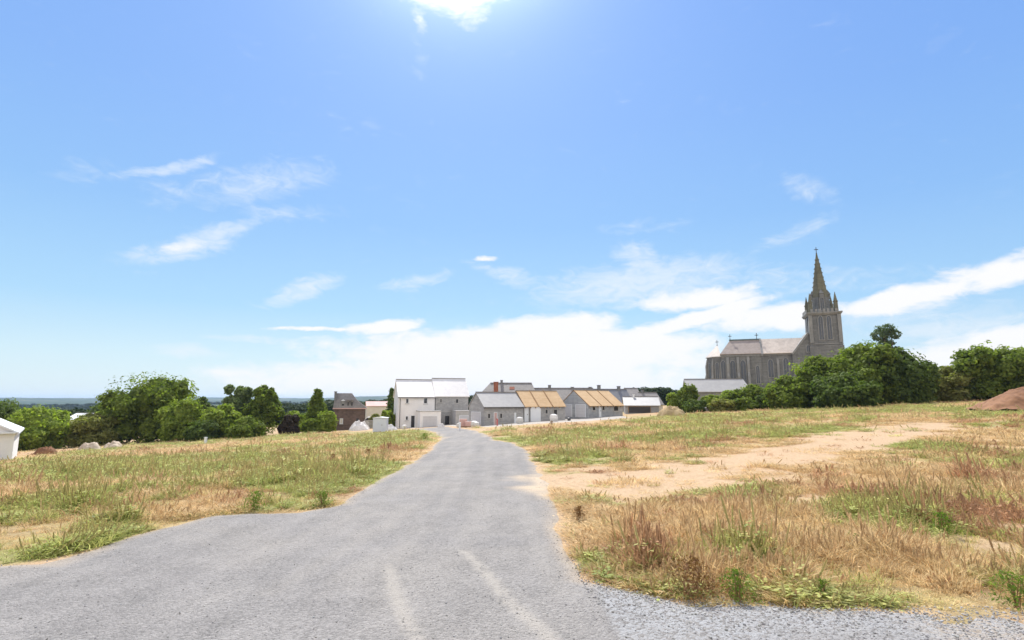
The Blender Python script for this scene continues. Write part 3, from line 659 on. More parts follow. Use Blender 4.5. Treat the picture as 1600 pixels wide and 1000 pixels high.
def bungalows():
    # unit A: slate roof, gable and garage door towards the left
    zA = tz(at(756, 660, 86)[0], 86) - .05
    e = zrow(790, 635, 88.5) - zA; h = e + 2.15
    xa = 756; Ya = 86; pb_, Yb = 818, 89.4
    r, f, L, ro = gable_house('bungalow', 'grey block bungalow with smooth pale grey slate roof, left end of the row', 'house', xa, Ya, pb_, Yb, 5.7, e, h, zA, M['block'], M['mid_slate'], .25, .12, group='unfinished bungalows in a row')
    u = L / 62.0; X_ = lambda px: (px - 756) * u
    opening(f, r, 'window', X_(761.5), X_(766), 1.15, 2.0, frame=M['concrete'], m=M['dark']); opening(f, r, 'door', X_(771), X_(776.5), 0, 2.15, m=M['pink'])
    opening(f, r, 'window', X_(780), X_(784.5), 1.15, 2.0, frame=M['concrete'], m=M['dark']); opening(f, r, 'window', X_(803), X_(806), .4, 2.05, m=M['white'])
    opening(f, r, 'door', 1.1, 4.6, 0, 2.2, y=0, m=M['garage'], face='left'); gutter(f, r, L, e, .25, (h - e) / 2.85)
    bt = MB(f)
    for k in range(5): bt.box(L - 1.5 + k * .33, L - 1.4 + k * .33, -.2, 2.7, e + .12, e + .14)
    # unit B: boarded roof with three panels
    zB = tz(at(850, 657, 91)[0], 91) - .02
    def boarded(label, pl, Yl, pr, Yr, depth, zb, eB, hB, wall, npan, ridge_over):
        r, f, L, ro = gable_house('bungalow', label, 'house', pl, Yl, pr, Yr, depth, eB, hB, zb, wall, M['timber'], .3, .05, group='unfinished bungalows in a row', thick=.1)
        sl = (hB - eB) / (depth / 2); n = npan; g = .22; wd = (L - g * (n - 1)) / n
        for k in range(n):
            a0 = k * (wd + g); a1 = a0 + wd; p = MB(f)
            Q = [(a0, -.42, eB - .42 * sl + .103), (a1, -.42, eB - .42 * sl + .103), (a1, depth / 2 - .1, hB - .1 * sl + .103), (a0, depth / 2 - .1, hB - .1 * sl + .103)]
            p.loft(Q, [(x, y, z + .06) for x, y, z in Q]); p.build('roof_panel', M['osb'], ro)
        for k in range(n + 1):
            xx = max(0, k * (wd + g) - g); p = MB(f); b0, b1 = max(xx - .02, -.1), xx + .14
            Q = [(b0, -.3, eB - .3 * sl + .17), (b1, -.3, eB - .3 * sl + .17), (b1, depth / 2, hB + .17), (b0, depth / 2, hB + .17)]
            if 0 < k < n: p.loft(Q, [(x, y, z + .07) for x, y, z in Q]); p.build('party_wall_cap', M['timber'], ro)
        for k in range(int(L / .9)):
            rf = MB(f); rf.box(k * .9 + .1, k * .9 + .2, -.5, -.31, eB - .5 * sl - .02, eB - .3 * sl + .02); rf.build('rafter', M['timber'], ro)
        return r, f, L
    eB = zrow(850, 633.5, 91.3) - zB
    r, f, L = boarded('grey block bungalow with bare tan boarded roof, large white doors below its left panel', 818.8, 89.5, 883, 93.0, 5.7, zB, eB, eB + 2.35, M['block'], 3, 0)
    u = L / 64.2; X_ = lambda px: (px - 818.8) * u
    opening(f, r, 'door', X_(818.9) + .05, X_(825.5), 0, 2.3, m=M['white']); opening(f, r, 'door', X_(827.5), X_(843), 0, 2.35, y=-.25, m=M['white'])
    opening(f, r, 'window', X_(851), X_(855.5), 1.2, 2.0, frame=M['concrete'], m=M['dark']); opening(f, r, 'window', X_(864), X_(870.5), 1.0, 2.0, frame=M['concrete'], m=M['dark'])
    zD = tz(at(945, 652, 96)[0], 96) + .02
    eD = zrow(945, 632.5, 96.5) - zD
    r, f, L = boarded('blue grey bungalow with tan boarded roof at the right end of the row', 919, 93.5, 973, 99.5, 6.6, zD, eD, eD + 2.45, M['block_blue'], 3, 0)
    u = L / 54.0; X_ = lambda px: (px - 919) * u
    opening(f, r, 'window', X_(925), X_(930), 1.1, 1.95, frame=M['concrete'], m=M['dark']); opening(f, r, 'door', X_(935), X_(938.5), 0, 2.1, m=M['white'])
    opening(f, r, 'window', X_(940), X_(944), 1.1, 1.95, frame=M['concrete'], m=M['dark']); opening(f, r, 'window', X_(958), X_(966), .95, 2.0, frame=M['concrete'], m=M['dark'])
    opening(f, r, 'door', .5, 2.9, 0, 2.2, y=0, m=M['garage'], face='left'); opening(f, r, 'door', 3.7, 6.1, 0, 2.2, y=0, m=M['garage'], face='left')
bungalows()

def village():
    # large house behind unit A
    Y0 = 125; z0 = tz(at(790, 640, Y0)[0], Y0)
    rg = zrow(800, 597.5, Y0) - z0
    r, f, L, ro = gable_house('old_house', 'tall old house with broad grey roof, red brick chimney and pink rooflight', 'house', 742, Y0 - 3, 842, Y0 - 3, 9, rg - 3.9, rg - .2, z0, M['cream'], M['grey_slate'], .3, .2, hipL=3.4, hipR=1.6)
    u = L / 100; X_ = lambda px: (px - 742) * u
    chimney(f, ro, X_(774.5), 1.2, rg - 4, zrow(774, 597, Y0) - z0, 1.0, .6, M['redbrick']); chimney(f, ro, X_(783), 4.5, rg - 1.5, zrow(782, 593.5, Y0) - z0, .55, .5, M['old_slate'])
    sl = 3.7 / 4.5
    sk = MB(f); Q = [(X_(796), 2.6, rg - 3.9 + 2.6 * sl + .16), (X_(804), 2.6, rg - 3.9 + 2.6 * sl + .16), (X_(804), 3.3, rg - 3.9 + 3.3 * sl + .16), (X_(796), 3.3, rg - 3.9 + 3.3 * sl + .16)]
    sk.loft(Q, [(a, b, c + .06) for a, b, c in Q]); sk.build('rooflight', M['redbrick'], ro)
    for k in (-1, 1):
        opening(f, r, 'window', L / 2 + k * 2.5 - .5, L / 2 + k * 2.5 + .5, 1.2, 2.6)
    # long terrace roof behind units B and D
    Y1 = 128; z1 = tz(at(900, 640, Y1)[0], Y1); rg = zrow(900, 606.5, Y1) - z1
    r, f, L, ro = gable_house('terrace_house', 'long low terrace with weathered grey roof behind the boarded bungalows', 'house', 832, Y1 - 4, 930, Y1 - 4, 8.5, rg - 3.6, rg - .1, z1, M['cream'], M['grey_slate'])
    u = L / 98
    for px, rt in ((861, 601.5), (898, 604.5), (927, 604.5)): chimney(f, ro, (px - 832) * u, 4.2, rg - 1, zrow(px, rt, Y1) - z1, .65, .55, M['old_slate'])
    opening(f, r, 'window', 3, 4, 1, 2.2); opening(f, r, 'window', 8, 9, 1, 2.2)
    Y2 = 132; z2 = tz(at(960, 640, Y2)[0], Y2); rg = zrow(960, 608, Y2) - z2
    r, f, L, ro = gable_house('terrace_house', 'dark slate roofed house with two chimneys to the right of the terrace', 'house', 933, Y2 - 4, 990, Y2 - 2, 8.5, rg - 3.8, rg - .1, z2, M['block'], M['old_slate'])
    u = L / 57
    for px, rt in ((947, 601.5), (979, 603)): chimney(f, ro, (px - 933) * u, 4.2, rg - 1, zrow(px, rt, Y2) - z2, .7, .55, M['old_slate'])
    opening(f, r, 'window', 5, 6, 1, 2.2)
    Y3 = 138; z3 = tz(at(1000, 640, Y3)[0], Y3); rg = zrow(995, 606.5, Y3) - z3
    r, f, L, ro = gable_house('old_house', 'small grey gabled house rising behind the pale barn roof', 'house', 986, Y3 - 3, 1004, Y3 - 2.5, 7, rg - 2.6, rg - .1, z3, M['block'], M['grey_slate'])
    opening(f, r, 'window', .8, 1.7, 2.2, 3.3)
    Y4 = 122; z4 = tz(at(1010, 640, Y4)[0], Y4); rg = zrow(1015, 613, Y4) - z4
    r, f, L, ro = gable_house('cottage', 'cottage with mid grey slate roof and small chimney beside the leafy shrub', 'house', 1000, Y4 - 2, 1036, Y4 - 1, 7, rg - 2.6, rg - .1, z4, M['cream'], M['grey_slate'], hipL=1.5)
    chimney(f, ro, 2.2, 3.4, rg - 1, zrow(1012, 608.5, Y4) - z4, .5, .45, M['old_slate']); opening(f, r, 'window', 2, 2.9, .9, 2)
    Y5 = 112; z5 = tz(at(1005, 640, Y5)[0], Y5); rg = zrow(1005, 621, Y5) - z5; ev = zrow(1005, 633, Y5 - 3) - z5
    r, f, L, ro = gable_house('barn', 'low open fronted barn with sunlit whitish roof beyond the boarded bungalows', 'barn', 977, Y5 - 3, 1030, Y5 - 4, 6.5, ev, rg, z5, M['block_blue'], M['mid_slate'], .4, .3)
    chimney(f, ro, 1.9, 3, rg - .8, zrow(990, 616, Y5) - z5, .35, .35, M['white'])
    opening(f, r, 'door', .6, L - 1.6, 0, ev - .25, m=M['dark'], frame=M['timber'])
    # long low building under the church
    Y6 = 118; z6 = tz(at(1120, 640, Y6)[0], Y6); ev = zrow(1120, 611, Y6) - z6; rg = zrow(1125, 593, Y6 + 3.4) - z6
    r, f, L, ro = gable_house('long_house', 'long low house with pale grey slate roof standing in front of the church', 'house', 1077, Y6 + 1, 1175, Y6 - 1, 7, ev, rg, z6, M['lightstone'], M['mid_slate'], .35, .3, hipR=.9)
    opening(f, r, 'window', 3, 4, 1.2, 2.4); opening(f, r, 'door', 5.4, 6.4, 0, 2.1, m=M['dark']); opening(f, r, 'window', 8, 9, 1.2, 2.4)
    # brown house at the left of the white one
    Y7 = 104; z7 = tz(at(545, 660, Y7)[0], Y7); ev = zrow(545, 637.5, Y7) - z7; rg = zrow(540, 614.5, Y7 + 3.4) - z7
    xl = at(522, 650, Y7)[0]; xr = at(568.5, 650, Y7)[0]; L = xr - xl
    root = empty('brown_house', ((xl + xr) / 2, Y7, z7)); tag(root, 'dark brown stone house under a tall grey mansard roof, left of the white house', 'house')
    f = Fr((xl, Y7, z7), (.96, .26)); w = MB(f); w.box(0, L, 0, 7.5, -1.5, ev - .01); w.build('wall', M['brown'], root)
    q = MB(f); k = L / 46.5
    A = [(-.25, -.3, ev), (L + .3, -.3, ev), (L + .3, 7.8, ev), (-.25, 7.8, ev)]; B = [(.1, 1.5, rg), (25 * k, 1.5, rg), (25 * k, 5.9, rg), (.1, 5.9, rg)]
    mid = [(-.1, .45, ev + (rg - ev) * .55), (33 * k, .45, ev + (rg - ev) * .55), (33 * k, 7.0, ev + (rg - ev) * .55), (-.1, 7.0, ev + (rg - ev) * .55)]
    q.loft(A, mid, cap=False); q.loft(mid, B, cap=False); q.face(B); ro = q.build('roof', M['grey_slate'], root)
    fa_ = MB(f); fa_.box(-.3, L + .35, -.36, -.302, ev - .2, ev - .003); fa_.build('gutter', M['pink'], root)
    chimney(f, ro, .05, 1.0, ev - 1.4, zrow(525, 611.5, Y7) - z7, .4, 1.4, M['old_slate'])
    for (a, b) in ((10, 15), (18.5, 22), (24, 28)):
        dd = MB(f); dd.box(a * k, b * k, -.05, 1.4, ev + .05, ev + 1.35); o = dd.build('dormer', M['lightstone'] if a == 10 else M['grey_slate'], ro)
        p = MB(f); p.box(a * k + .1, b * k - .1, -.09, -.053, ev + .12, ev + .75 if a == 10 else ev + 1.1); p.build('pane', M['dark'], o)
        p = MB(f); p.prism([(a * k - .1, ev + 1.353), (b * k + .1, ev + 1.353), ((a + b) / 2 * k, ev + 1.6)], -.15, 1.2, 'y'); p.build('dormer_roof', M['white'] if a == 10 else M['grey_slate'], o)
    opening(f, root, 'window', 8.7 * k, 13.7 * k, 1.1, 2.1, m=M['cream']); opening(f, root, 'door', 33 * k, 38 * k, 0, 2.2, m=M['dark'], frame=M['brown'])
    # pale roofs between the brown and white houses
    Y8 = 175; z8 = -6.0; rg = zrow(590, 627.5, Y8) - z8; ev = zrow(590, 634.5, Y8) - z8
    r, f, L, ro = gable_house('distant_house', 'distant house with dull pink tiled roof seen between the brown and white houses', 'house', 573, Y8, 606, Y8 + 2, 8, ev, rg, z8, M['cream'], M['pink'])
    opening(f, r, 'window', 2, 3, 1, 2.2); opening(f, r, 'window', 4.6, 5.6, 1, 2.2)
    # cream farmhouse among the left trees
    Y9 = 135; z9 = tz(at(118, 660, Y9)[0], Y9); rg = zrow(118, 646, Y9) - z9
    r, f, L, ro = gable_house('distant_house', 'cream walled low house half hidden by the trees on the left', 'house', 104, Y9, 130, Y9, 7, rg - 1.5, rg - .1, z9, M['cream'], M['white'])
    opening(f, r, 'window', 1.2, 2.1, rg - 3, rg - 2)
    # white hall cut by the left edge
    Ya = 56; za = tz(at(20, 700, Ya)[0], Ya); ev = zrow(34, 675, Ya) - za; rg = zrow(0, 652, Ya) - za
    xr = at(22, 690, Ya)[0]; xl = xr - 10; root = empty('white_shed', ((xl + xr) / 2, Ya, za)); tag(root, 'white shed with a low pitched pale roof at the left edge', 'shed')
    rv = Vector((.77, .64, 0)); f = Fr((xr - 10 * .77, Ya - 10 * .64, za), (.77, .64)); w = MB(f); w.prism([(0, -1), (10, -1), (10, ev), (5, ev + 2.65), (0, ev)], 0, 11, 'y'); w.build('wall', M['render'], root)
    q = MB(f)
    for s in (0, 1):
        a, b = ((10.35, 5) if s == 0 else (-.35, 5)); Q = [(a, -.4, ev - .19), (a, 11.4, ev - .19), (5, 11.4, ev + 2.65), (5, -.4, ev + 2.65)]
        q.loft(Q, [(x, y, z + .16) for x, y, z in Q])
    ro = q.build('roof', M['white'], root)
    gb = MB(f); gb.box(-.1, 10.1, -.5, -.003, ev - .12, ev + .02); gb.build('fascia', M['white'], root)
    opening(f, root, 'door', 6.2, 8.9, 0, 2.0, m=M['garage'])
    bn = MB(f); bn.box(7.1, 8.1, -1.0, -.35, -.05, .25); bn.box(7.15, 8.05, -1.0, -.35, .253, .33)
    tag(bn.build('bin', M['metal'], None), 'low dark box on the ground against the white shed', 'box')
    for i, (px, Yd, w_, hh, c1) in enumerate([(352, 420, 12, 5, 'cream'), (380, 520, 14, 5.5, 'cream'), (452, 460, 11, 5, 'white'), (470, 640, 16, 6, 'cream'), (425, 700, 14, 6, 'white'), (90, 560, 14, 5, 'cream'), (120, 480, 10, 5, 'white'), (515, 520, 12, 5, 'white'), (600, 900, 22, 8, 'white')]):
        x = at(px, 630, Yd)[0]; z = tz(x, Yd); LB = ['small pale house far off left of the feathery trees', 'cream house far off behind the feathery trees', 'white house far off just right of the feathery trees', 'cream farmhouse furthest off left of the cone shaped tree', 'far white house behind the dark purple shrub', 'cream house far off over the left shrubs', 'white house far off over the olive shrubs', 'white house far off between cone shaped tree and brown house', 'large white farm on the far hillside above the pink roofed house'][i]
        rt, f, L, ro = gable_house('distant_house', LB, 'house', px - w_ / Yd * F / 2, Yd, px + w_ / Yd * F / 2, Yd, 8, hh * .6, hh, z + (6 if i == 8 else 0), M[c1], M['grey_slate'] if i % 2 else M['pink'], rowref=630)
        opening(f, rt, 'window', 2, 3.2, 1, 2.2)
village()

# ------------------------------------------------------------------ church
def church():
    PL, YL, PR, YR = 1127, 155.5, 1240, 149.0
    xl = at(PL, 560, YL)[0]; xr = at(PR, 560, YR)[0]; zb = tz(xr, YR); L = math.hypot(xr - xl, YR - YL)
    root = empty('church', ((xl + xr) / 2, (YL + YR) / 2, zb)); tag(root, 'grey stone church with a tall octagonal spire and pinnacles on the hill', 'church')
    f = Fr((xl, YL, zb), (xr - xl, YR - YL)); S = lambda px: (px - PL) / (PR - PL) * L
    ev = zrow(1190, 553, 152) - zb; W = 9.0; rg = zrow(1186, 532, 156.5) - zb; jn = S(1191)
    w = MB(f); w.box(0, jn - .003, 0, W, -2, ev); w.build('choir_wall', M['stone'], root)
    w = MB(f); w.prism([(.25, -2), (W - .25, -2), (W - .25, ev - .02), (W / 2, rg - .1), (.25, ev - .02)], jn, L + 4, 'x'); w.build('nave_wall', M['stone'], root)
    cx = S(1143); q = MB(f)
    A = [(-.3, -.35, ev), (jn, -.35, ev), (jn, W / 2, rg), (cx, W / 2, rg)]; q.loft(A, [(a, b, c + .18) for a, b, c in A])
    A = [(jn, W + .35, ev), (-.3, W + .35, ev), (cx, W / 2, rg), (jn, W / 2, rg)]; q.loft(A, [(a, b, c + .18) for a, b, c in A])
    A = [(-.3, -.35, ev), (-.3, W + .35, ev), (cx, W / 2, rg)]; q.loft(A, [(a, b, c + .185) for a, b, c in A])
    ro = q.build('choir_roof', M['church_slate'], root)
    c = MB(f); c.box(cx - .2, jn, W / 2 - .14, W / 2 + .14, rg + .15, rg + .5); c.build('ridge_crest', M['lead'], ro)
    q = MB(f); A = [(jn + .45, -.3, ev - .05), (L + 3, -.3, ev - .05), (L + 3, W / 2, rg + .12), (jn + .45, W / 2, rg + .12)]; q.loft(A, [(a, b, c + .18) for a, b, c in A])
    A = [(L + 3, W + .3, ev - .05), (jn + .45, W + .3, ev - .05), (jn + .45, W / 2, rg + .12), (L + 3, W / 2, rg + .12)]; q.loft(A, [(a, b, c + .18) for a, b, c in A])
    q.build('nave_roof', M['church_slate_pale'], root)
    cp = MB(f); A = [(jn + .003, -.5, ev + .05), (jn + .447, -.5, ev + .05), (jn + .447, W / 2, rg + .55), (jn + .003, W / 2, rg + .55)]; cp.loft(A, [(a, b, c - .7) for a, b, c in A]); cp.build('coping', M['lightstone'], root)
    def cross(x, y, z, s, name='cross', par=None):
        m = MB(f); m.box(x - .07 * s, x + .07 * s, y - .07 * s, y + .07 * s, z, z + 1.5 * s); m.box(x - .45 * s, x + .45 * s, y - .06 * s, y + .06 * s, z + .85 * s, z + 1.0 * s)
        m.box(x - .14 * s, x + .14 * s, y - .14 * s, y + .14 * s, z - .2, z); return m.build(name, M['metal'], par or root)
    cross(cx + .1, W / 2, rg + .55, 1.0); cross(jn - .6, W / 2, rg + .5, 1.1)
    # apse
    r0 = W / 2 - .35; ac = (-.003, W / 2)
    P8 = [(ac[0] + r0 * math.cos(a), ac[1] + r0 * math.sin(a)) for a in [math.radians(90 + 36 * k) for k in range(6)]]
    ring = lambda z, s=1.0: [(ac[0] + (x - ac[0]) * s, ac[1] + (y - ac[1]) * s, z) for x, y in P8]
    w = MB(f); w.loft(ring(-2), ring(ev - .5)); ap = w.build('apse_wall', M['stone'], root)
    q = MB(f); q.cone(ring(ev - .497, 1.08), (ac[0] - .9, ac[1], rg - 1.2)); q.cone(ring(ev - .35, 1.05), (ac[0] - .9, ac[1], rg - 1.0)); ar = q.build('apse_roof', M['church_slate'], root)
    cross(ac[0] - .9, ac[1], rg - 1.0, 1.0, par=ar)
    def lancet(fr, par, x, z0, z1, wd, y=0., name='window'):
        n = 6; hw = wd / 2; top = z1 - wd * .8
        def arch(g):
            pts = [(x - hw - g, z0 - g), (x + hw + g, z0 - g), (x + hw + g, top)]
            for k in range(1, n): t = k / n; pts.append((x + (hw + g) * (1 - t ** 1.6), top + (z1 + g - top) * (1 - (1 - t) ** 1.7)))
            pts.append((x, z1 + g))
            for k in range(n - 1, 0, -1): t = k / n; pts.append((x - (hw + g) * (1 - t ** 1.6), top + (z1 + g - top) * (1 - (1 - t) ** 1.7)))
            pts.append((x - hw - g, top)); return pts
        a = MB(fr); a.prism(arch(.22), y - .12, y + .02, 'y'); o = a.build(name, M['lightstone'], par)
        b = MB(fr); b.prism(arch(0), y - .135, y - .123, 'y'); b.build('pane', M['glass'], o)
        m = MB(fr); m.box(x - .05, x + .05, y - .2, y - .138, z0, z1 - .35); m.build('mullion', M['lightstone'], o)
        return o
    def buttress(fr, par, x, y, zt, wd=.7, dp=1.1):
        m = MB(fr); m.prism([(y, -2), (y - dp, -2), (y - dp, zt * .55), (y - dp * .62, zt * .64), (y - dp * .62, zt * .84), (y, zt)], x - wd / 2, x + wd / 2, 'x'); return m.build('buttress', M['lightstone'], par)
    for px in (1145, 1161.5): lancet(f, root, S(px), 2.6, ev - 1.7, 1.35)
    lancet(f, root, S(1129.5), 2.6, ev - 1.7, 1.2)
    for px in (1137, 1153.5, 1170): buttress(f, root, S(px), 0, ev - .6)
    lancet(f, root, S(1184), 5.0, ev - 3.3, .8); lancet(f, root, S(1204.5), 6.6, ev - 1.6, 1.2, .25); lancet(f, root, S(1228), 7.0, ev - 1.3, 1.2, .25)
    buttress(f, root, S(1216), .25, ev - 1.2, .6, .7)
    cn = MB(f); cn.box(-.05, jn - .01, -.2, -.003, ev - .5, ev - .12); cn.build('cornice', M['lightstone'], root)
    cn = MB(f); cn.box(jn + .5, L, .02, .247, ev - .5, ev - .15); cn.build('cornice', M['lightstone'], root)
    for k in range(2, 5):                    # apse facets that face the camera
        a, b = P8[k], P8[k + 1]; p0 = f.p(b[0], b[1], 0) if False else f.p(a[0], a[1], 0); p1 = f.p(b[0], b[1], 0)
        fr = Fr((p0.x, p0.y, zb), (p1.x - p0.x, p1.y - p0.y)); Lf = math.hypot(p1.x - p0.x, p1.y - p0.y)
        if k > 2: lancet(fr, ap, Lf / 2, 2.6, ev - 2.2, .9)
        buttress(fr, ap, .05, 0, ev - 1.1, .5, .8)
    # west block with a raked shoulder
    tx0 = S(1266) ; TW = 7.6; tx1 = tx0 + TW
    zs = zrow(1257, 521, 148) - zb
    w = MB(f); w.prism([(L - .3, -2), (tx1 + .3, -2), (tx1 + .3, zrow(1308, 548, 147) - zb), (tx1 - .1, zrow(1308, 535, 147) - zb), (tx0 - .5, zs), (L - .3, ev - .2)], -.55, W - 1, 'y'); wb = w.build('west_block', M['stone'], root)
    cp = MB(f); A = [(L - .5, -.8, ev - .25), (L - .1, -.8, ev - .5), (tx0 - .1, -.8, zs - .1), (tx0 - .5, -.8, zs + .2)]; cp.loft(A, [(a, W - .8, c) for a, b, c in A]); cp.build('coping', M['lightstone'], wb)
    for px, rw in ((1262.5, 545), (1281, 541)):
        lancet(f, wb, S(px), zrow(px, rw + 5, 148) - zb, zrow(px, rw - 5, 148) - zb, .8, -.55)
    # tower
    ty0, ty1 = -1.0, TW - 1.0; zc = zrow(1283, 492, 149) - zb
    def sq(g, z): return [(tx0 - g, ty0 - g, z), (tx1 + g, ty0 - g, z), (tx1 + g, ty1 + g, z), (tx0 - g, ty1 + g, z)]
    w = MB(f); zl = zrow(1283, 541, 148) - zb; w.loft(sq(.25, -2), sq(.25, zl)); w.loft(sq(.05, zl + .003), sq(-.12, zc - .6)); tw = w.build('tower', M['stone'], root)
    cn = MB(f); cn.loft(sq(.12, zc - .597), sq(.5, zc - .1)); cn.loft(sq(.52, zc - .097), sq(.52, zc + .25)); cn.build('cornice', M['lightstone'], tw)
    cn = MB(f); cn.loft(sq(.2, zl + .3), sq(.2, zl + .55)); cn.build('string_course', M['lightstone'], tw)
    zb0 = zrow(1283, 532, 148) - zb; zb1 = zc - .9
    for dx in (-1.0, 1.0): lancet(f, tw, (tx0 + tx1) / 2 + dx, zb0, zb1, 1.0, ty0, 'belfry_window')
    for xx in (tx0 + .35, tx1 - .35):
        m = MB(f); m.box(xx - .45, xx + .45, ty0 - .35, ty0 - .06, zl + .7, zb1 + .3); m.build('buttress', M['lightstone'], tw)
    # left face belfry light
    m = MB(f); m.box(tx0 - .1, tx0 - .003, ty0 + 2.6, ty0 + 3.4, zb0, zb1); m.box(tx0 - .1, tx0 - .003, ty0 + 4.4, ty0 + 5.2, zb0, zb1); m.build('louvre', M['dark'], tw)
    # octagon, gabled lights, pinnacles, spire
    ccx, ccy = (tx0 + tx1) / 2, (ty0 + ty1) / 2; zo = zrow(1280, 466, 149) - zb; ztip = zrow(1270.5, 399, 151) - zb
    def oc(r, z): return [(ccx + r * math.cos(math.pi / 8 + k * math.pi / 4), ccy + r * math.sin(math.pi / 8 + k * math.pi / 4), z) for k in range(8)]
    m = MB(f); m.loft(oc(2.45, zc + .253), oc(2.15, zo)); oo = m.build('octagon', M['stone'], tw)
    lancet(f, oo, ccx, zc + 1.0, zo - .1, .8, ccy - 2.2)
    m = MB(f); m.loft(oc(2.1, zo + .003), oc(.14, ztip)); spn = m.build('spire', M['spire'], tw)
    m = MB(f)
    for k in range(8):
        a = math.pi / 8 + k * math.pi / 4
        for i in range(9):
            t = (i + .5) / 10; rr = 2.1 + (.14 - 2.1) * t + .05; z = zo + (ztip - zo) * t
            x, y = ccx + rr * math.cos(a), ccy + rr * math.sin(a); m.box(x - .1, x + .1, y - .1, y + .1, z - .1, z + .15)
    m.build('crocket', M['spire'], spn)['kind'] = 'stuff'
    for a in (-90, 180, 0, 90):              # lucarnes at the spire's foot
        x = ccx + 1.9 * math.cos(math.radians(a)); y = ccy + 1.9 * math.sin(math.radians(a)); m = MB(f)
        m.box(x - .55, x + .55, y - .55, y + .55, zo - .4, zo + .9); m.cone([(x - .65, y - .65, zo + .903), (x + .65, y - .65, zo + .903), (x + .65, y + .65, zo + .903), (x - .65, y + .65, zo + .903)], (x, y, zo + 2.2)); m.build('lucarne', M['stone'], spn)
    for sx in (-1, 1):
        for sy in (-1, 1):
            x, y = ccx + sx * (TW / 2 - .75), ccy + sy * (TW / 2 - .75)
            m = MB(f); m.cyl(x, y, zc + .253, zo - 1.7, .6, 8, .52); m.cyl(x, y, zo - 1.697, zo - 1.5, .66, 8, .66); m.cyl(x, y, zo - 1.497, zo + 1.0, .5, 8, .05)
            m.build('pinnacle', M['spire'], tw)
    m = MB(f)
    for k in range(7): x = tx0 + .9 + k * (TW - 1.8) / 6; m.box(x - .3, x + .3, ty0 - .45, ty0 - .15, zc + .253, zc + 1.1)
    for k in range(7): y = ty0 + .9 + k * (TW - 1.8) / 6; m.box(tx0 - .45, tx0 - .15, y - .3, y + .3, zc + .253, zc + 1.1)
    m.build('parapet', M['lightstone'], tw)
    cross(ccx, ccy, ztip, 1.15, par=spn)
church()

# ------------------------------------------------------------------ trees and shrubs
T = tree
LT = 'trees along the left edge of the field'; RTG = 'trees below the church'
T('tree', 'dark tree standing furthest left behind the white shed', 'tree', 8, 105, 70, 621, 'dark', seed=1, group=LT)
T('tree', 'bright green leafy tree just right of the white shed', 'tree', 62, 84, 92, 633, 'bright', seed=2, group=LT)
T('tree', 'dark tree cut by the frame behind the shed roof', 'tree', -40, 90, 110, 628, 'dark', seed=3, group=LT)
T('tree', 'low dark distant tree left of the largest round tree', 'tree', 158, 150, 52, 628, 'dark', seed=4, group=LT)
T('shrub', 'yellowish olive shrub left of the largest round tree', 'shrub', 148, 88, 72, 644, 'olive', seed=5, group=LT)
T('shrub', 'yellow green shrub in front of the cream house', 'shrub', 176, 100, 40, 640, 'bright', seed=6, group=LT)
T('tree', 'largest round tree of the left row, dense mid green', 'tree', 238, 95, 128, 583, 'mid', seed=7, group=LT, leaf=.24)
T('tree', 'bright green smaller tree leaning on the largest round tree', 'tree', 288, 90, 62, 620, 'bright', seed=8, group=LT)
T('tree', 'dark slim tree in the gap right of the largest round tree', 'tree', 315, 125, 26, 617, 'dark', seed=9, group=LT, leaf=.28)
T('shrub', 'bright bushy shrub between the round tree and the feathery trees', 'shrub', 350, 90, 54, 630, 'bright', seed=10, group=LT)
T('tree', 'feathery tree with thin grey green crown, left of a pair', 'tree', 372, 97, 66, 604, 'ash', kind='ash', seed=11, group=LT, leaf=.2)
T('tree', 'feathery tree with deeper green crown, right of a pair', 'tree', 416, 95, 60, 603, 'mid', kind='ash', seed=12, group=LT, leaf=.2)
T('shrub', 'low green shrub under the feathery trees', 'shrub', 388, 86, 52, 652, 'mid', seed=13, group=LT)
T('shrub', 'low dark shrub at the foot of the bright bushy shrub', 'shrub', 322, 86, 46, 656, 'dark', seed=14, group=LT)
T('shrub', 'dark purple brown shrub right of the feathery trees', 'shrub', 454, 95, 30, 647, 'purple', seed=15, group=LT)
T('shrub', 'pale green shrub behind the dark purple shrub', 'shrub', 462, 110, 34, 641, 'bright', seed=16, group=LT)
T('tree', 'cone shaped dark green tree standing alone left of the brown house', 'tree', 496, 104, 40, 609, 'mid', kind='cone', seed=17, group=LT, leaf=.2)
T('shrub', 'light green shrub against the brown house', 'shrub', 511, 98, 30, 641, 'bright', seed=18, group=LT)
T('shrub', 'low shrub under the cone shaped tree', 'shrub', 488, 97, 24, 653, 'mid', seed=19, group=LT)
T('tree', 'dark narrow tree behind the left gable of the white house', 'tree', 612, 112, 18, 607, 'dark', kind='cone', seed=20, leaf=.2)
T('shrub', 'yellow green shrub at the corner of the white house', 'shrub', 608, 103, 20, 640, 'bright', seed=21)
T('shrub', 'small green shrub behind the pale blue cabin', 'shrub', 588, 108, 18, 646, 'olive', seed=22)
T('shrub', 'slender leafy shrub left of the long low house', 'shrub', 1071, 104, 38, 600, 'mid', seed=30, group=RTG)
T('shrub', 'small light green shrub beside the cottage', 'shrub', 1052, 104, 20, 613, 'bright', seed=31, group=RTG)
T('shrub', 'small bright yellow green shrub before the long low house', 'shrub', 1110, 102, 26, 616, 'bright', seed=32, group=RTG)
T('shrub', 'medium green shrub hiding the right part of the long low house', 'shrub', 1140, 100, 42, 609, 'bright', seed=33, group=RTG)
T('shrub', 'wide dark bottomed shrub under the church nave', 'shrub', 1178, 97, 58, 600, 'mid', seed=34, group=RTG)
T('tree', 'low spreading tree at the left end of the great hedge', 'tree', 1232, 84, 66, 586, 'mid', seed=35, group=RTG, leaf=.24)
T('tree', 'sunlit tree in the great hedge right under the church tower', 'tree', 1286, 86, 96, 554, 'mid', seed=36, group=RTG, leaf=.26)
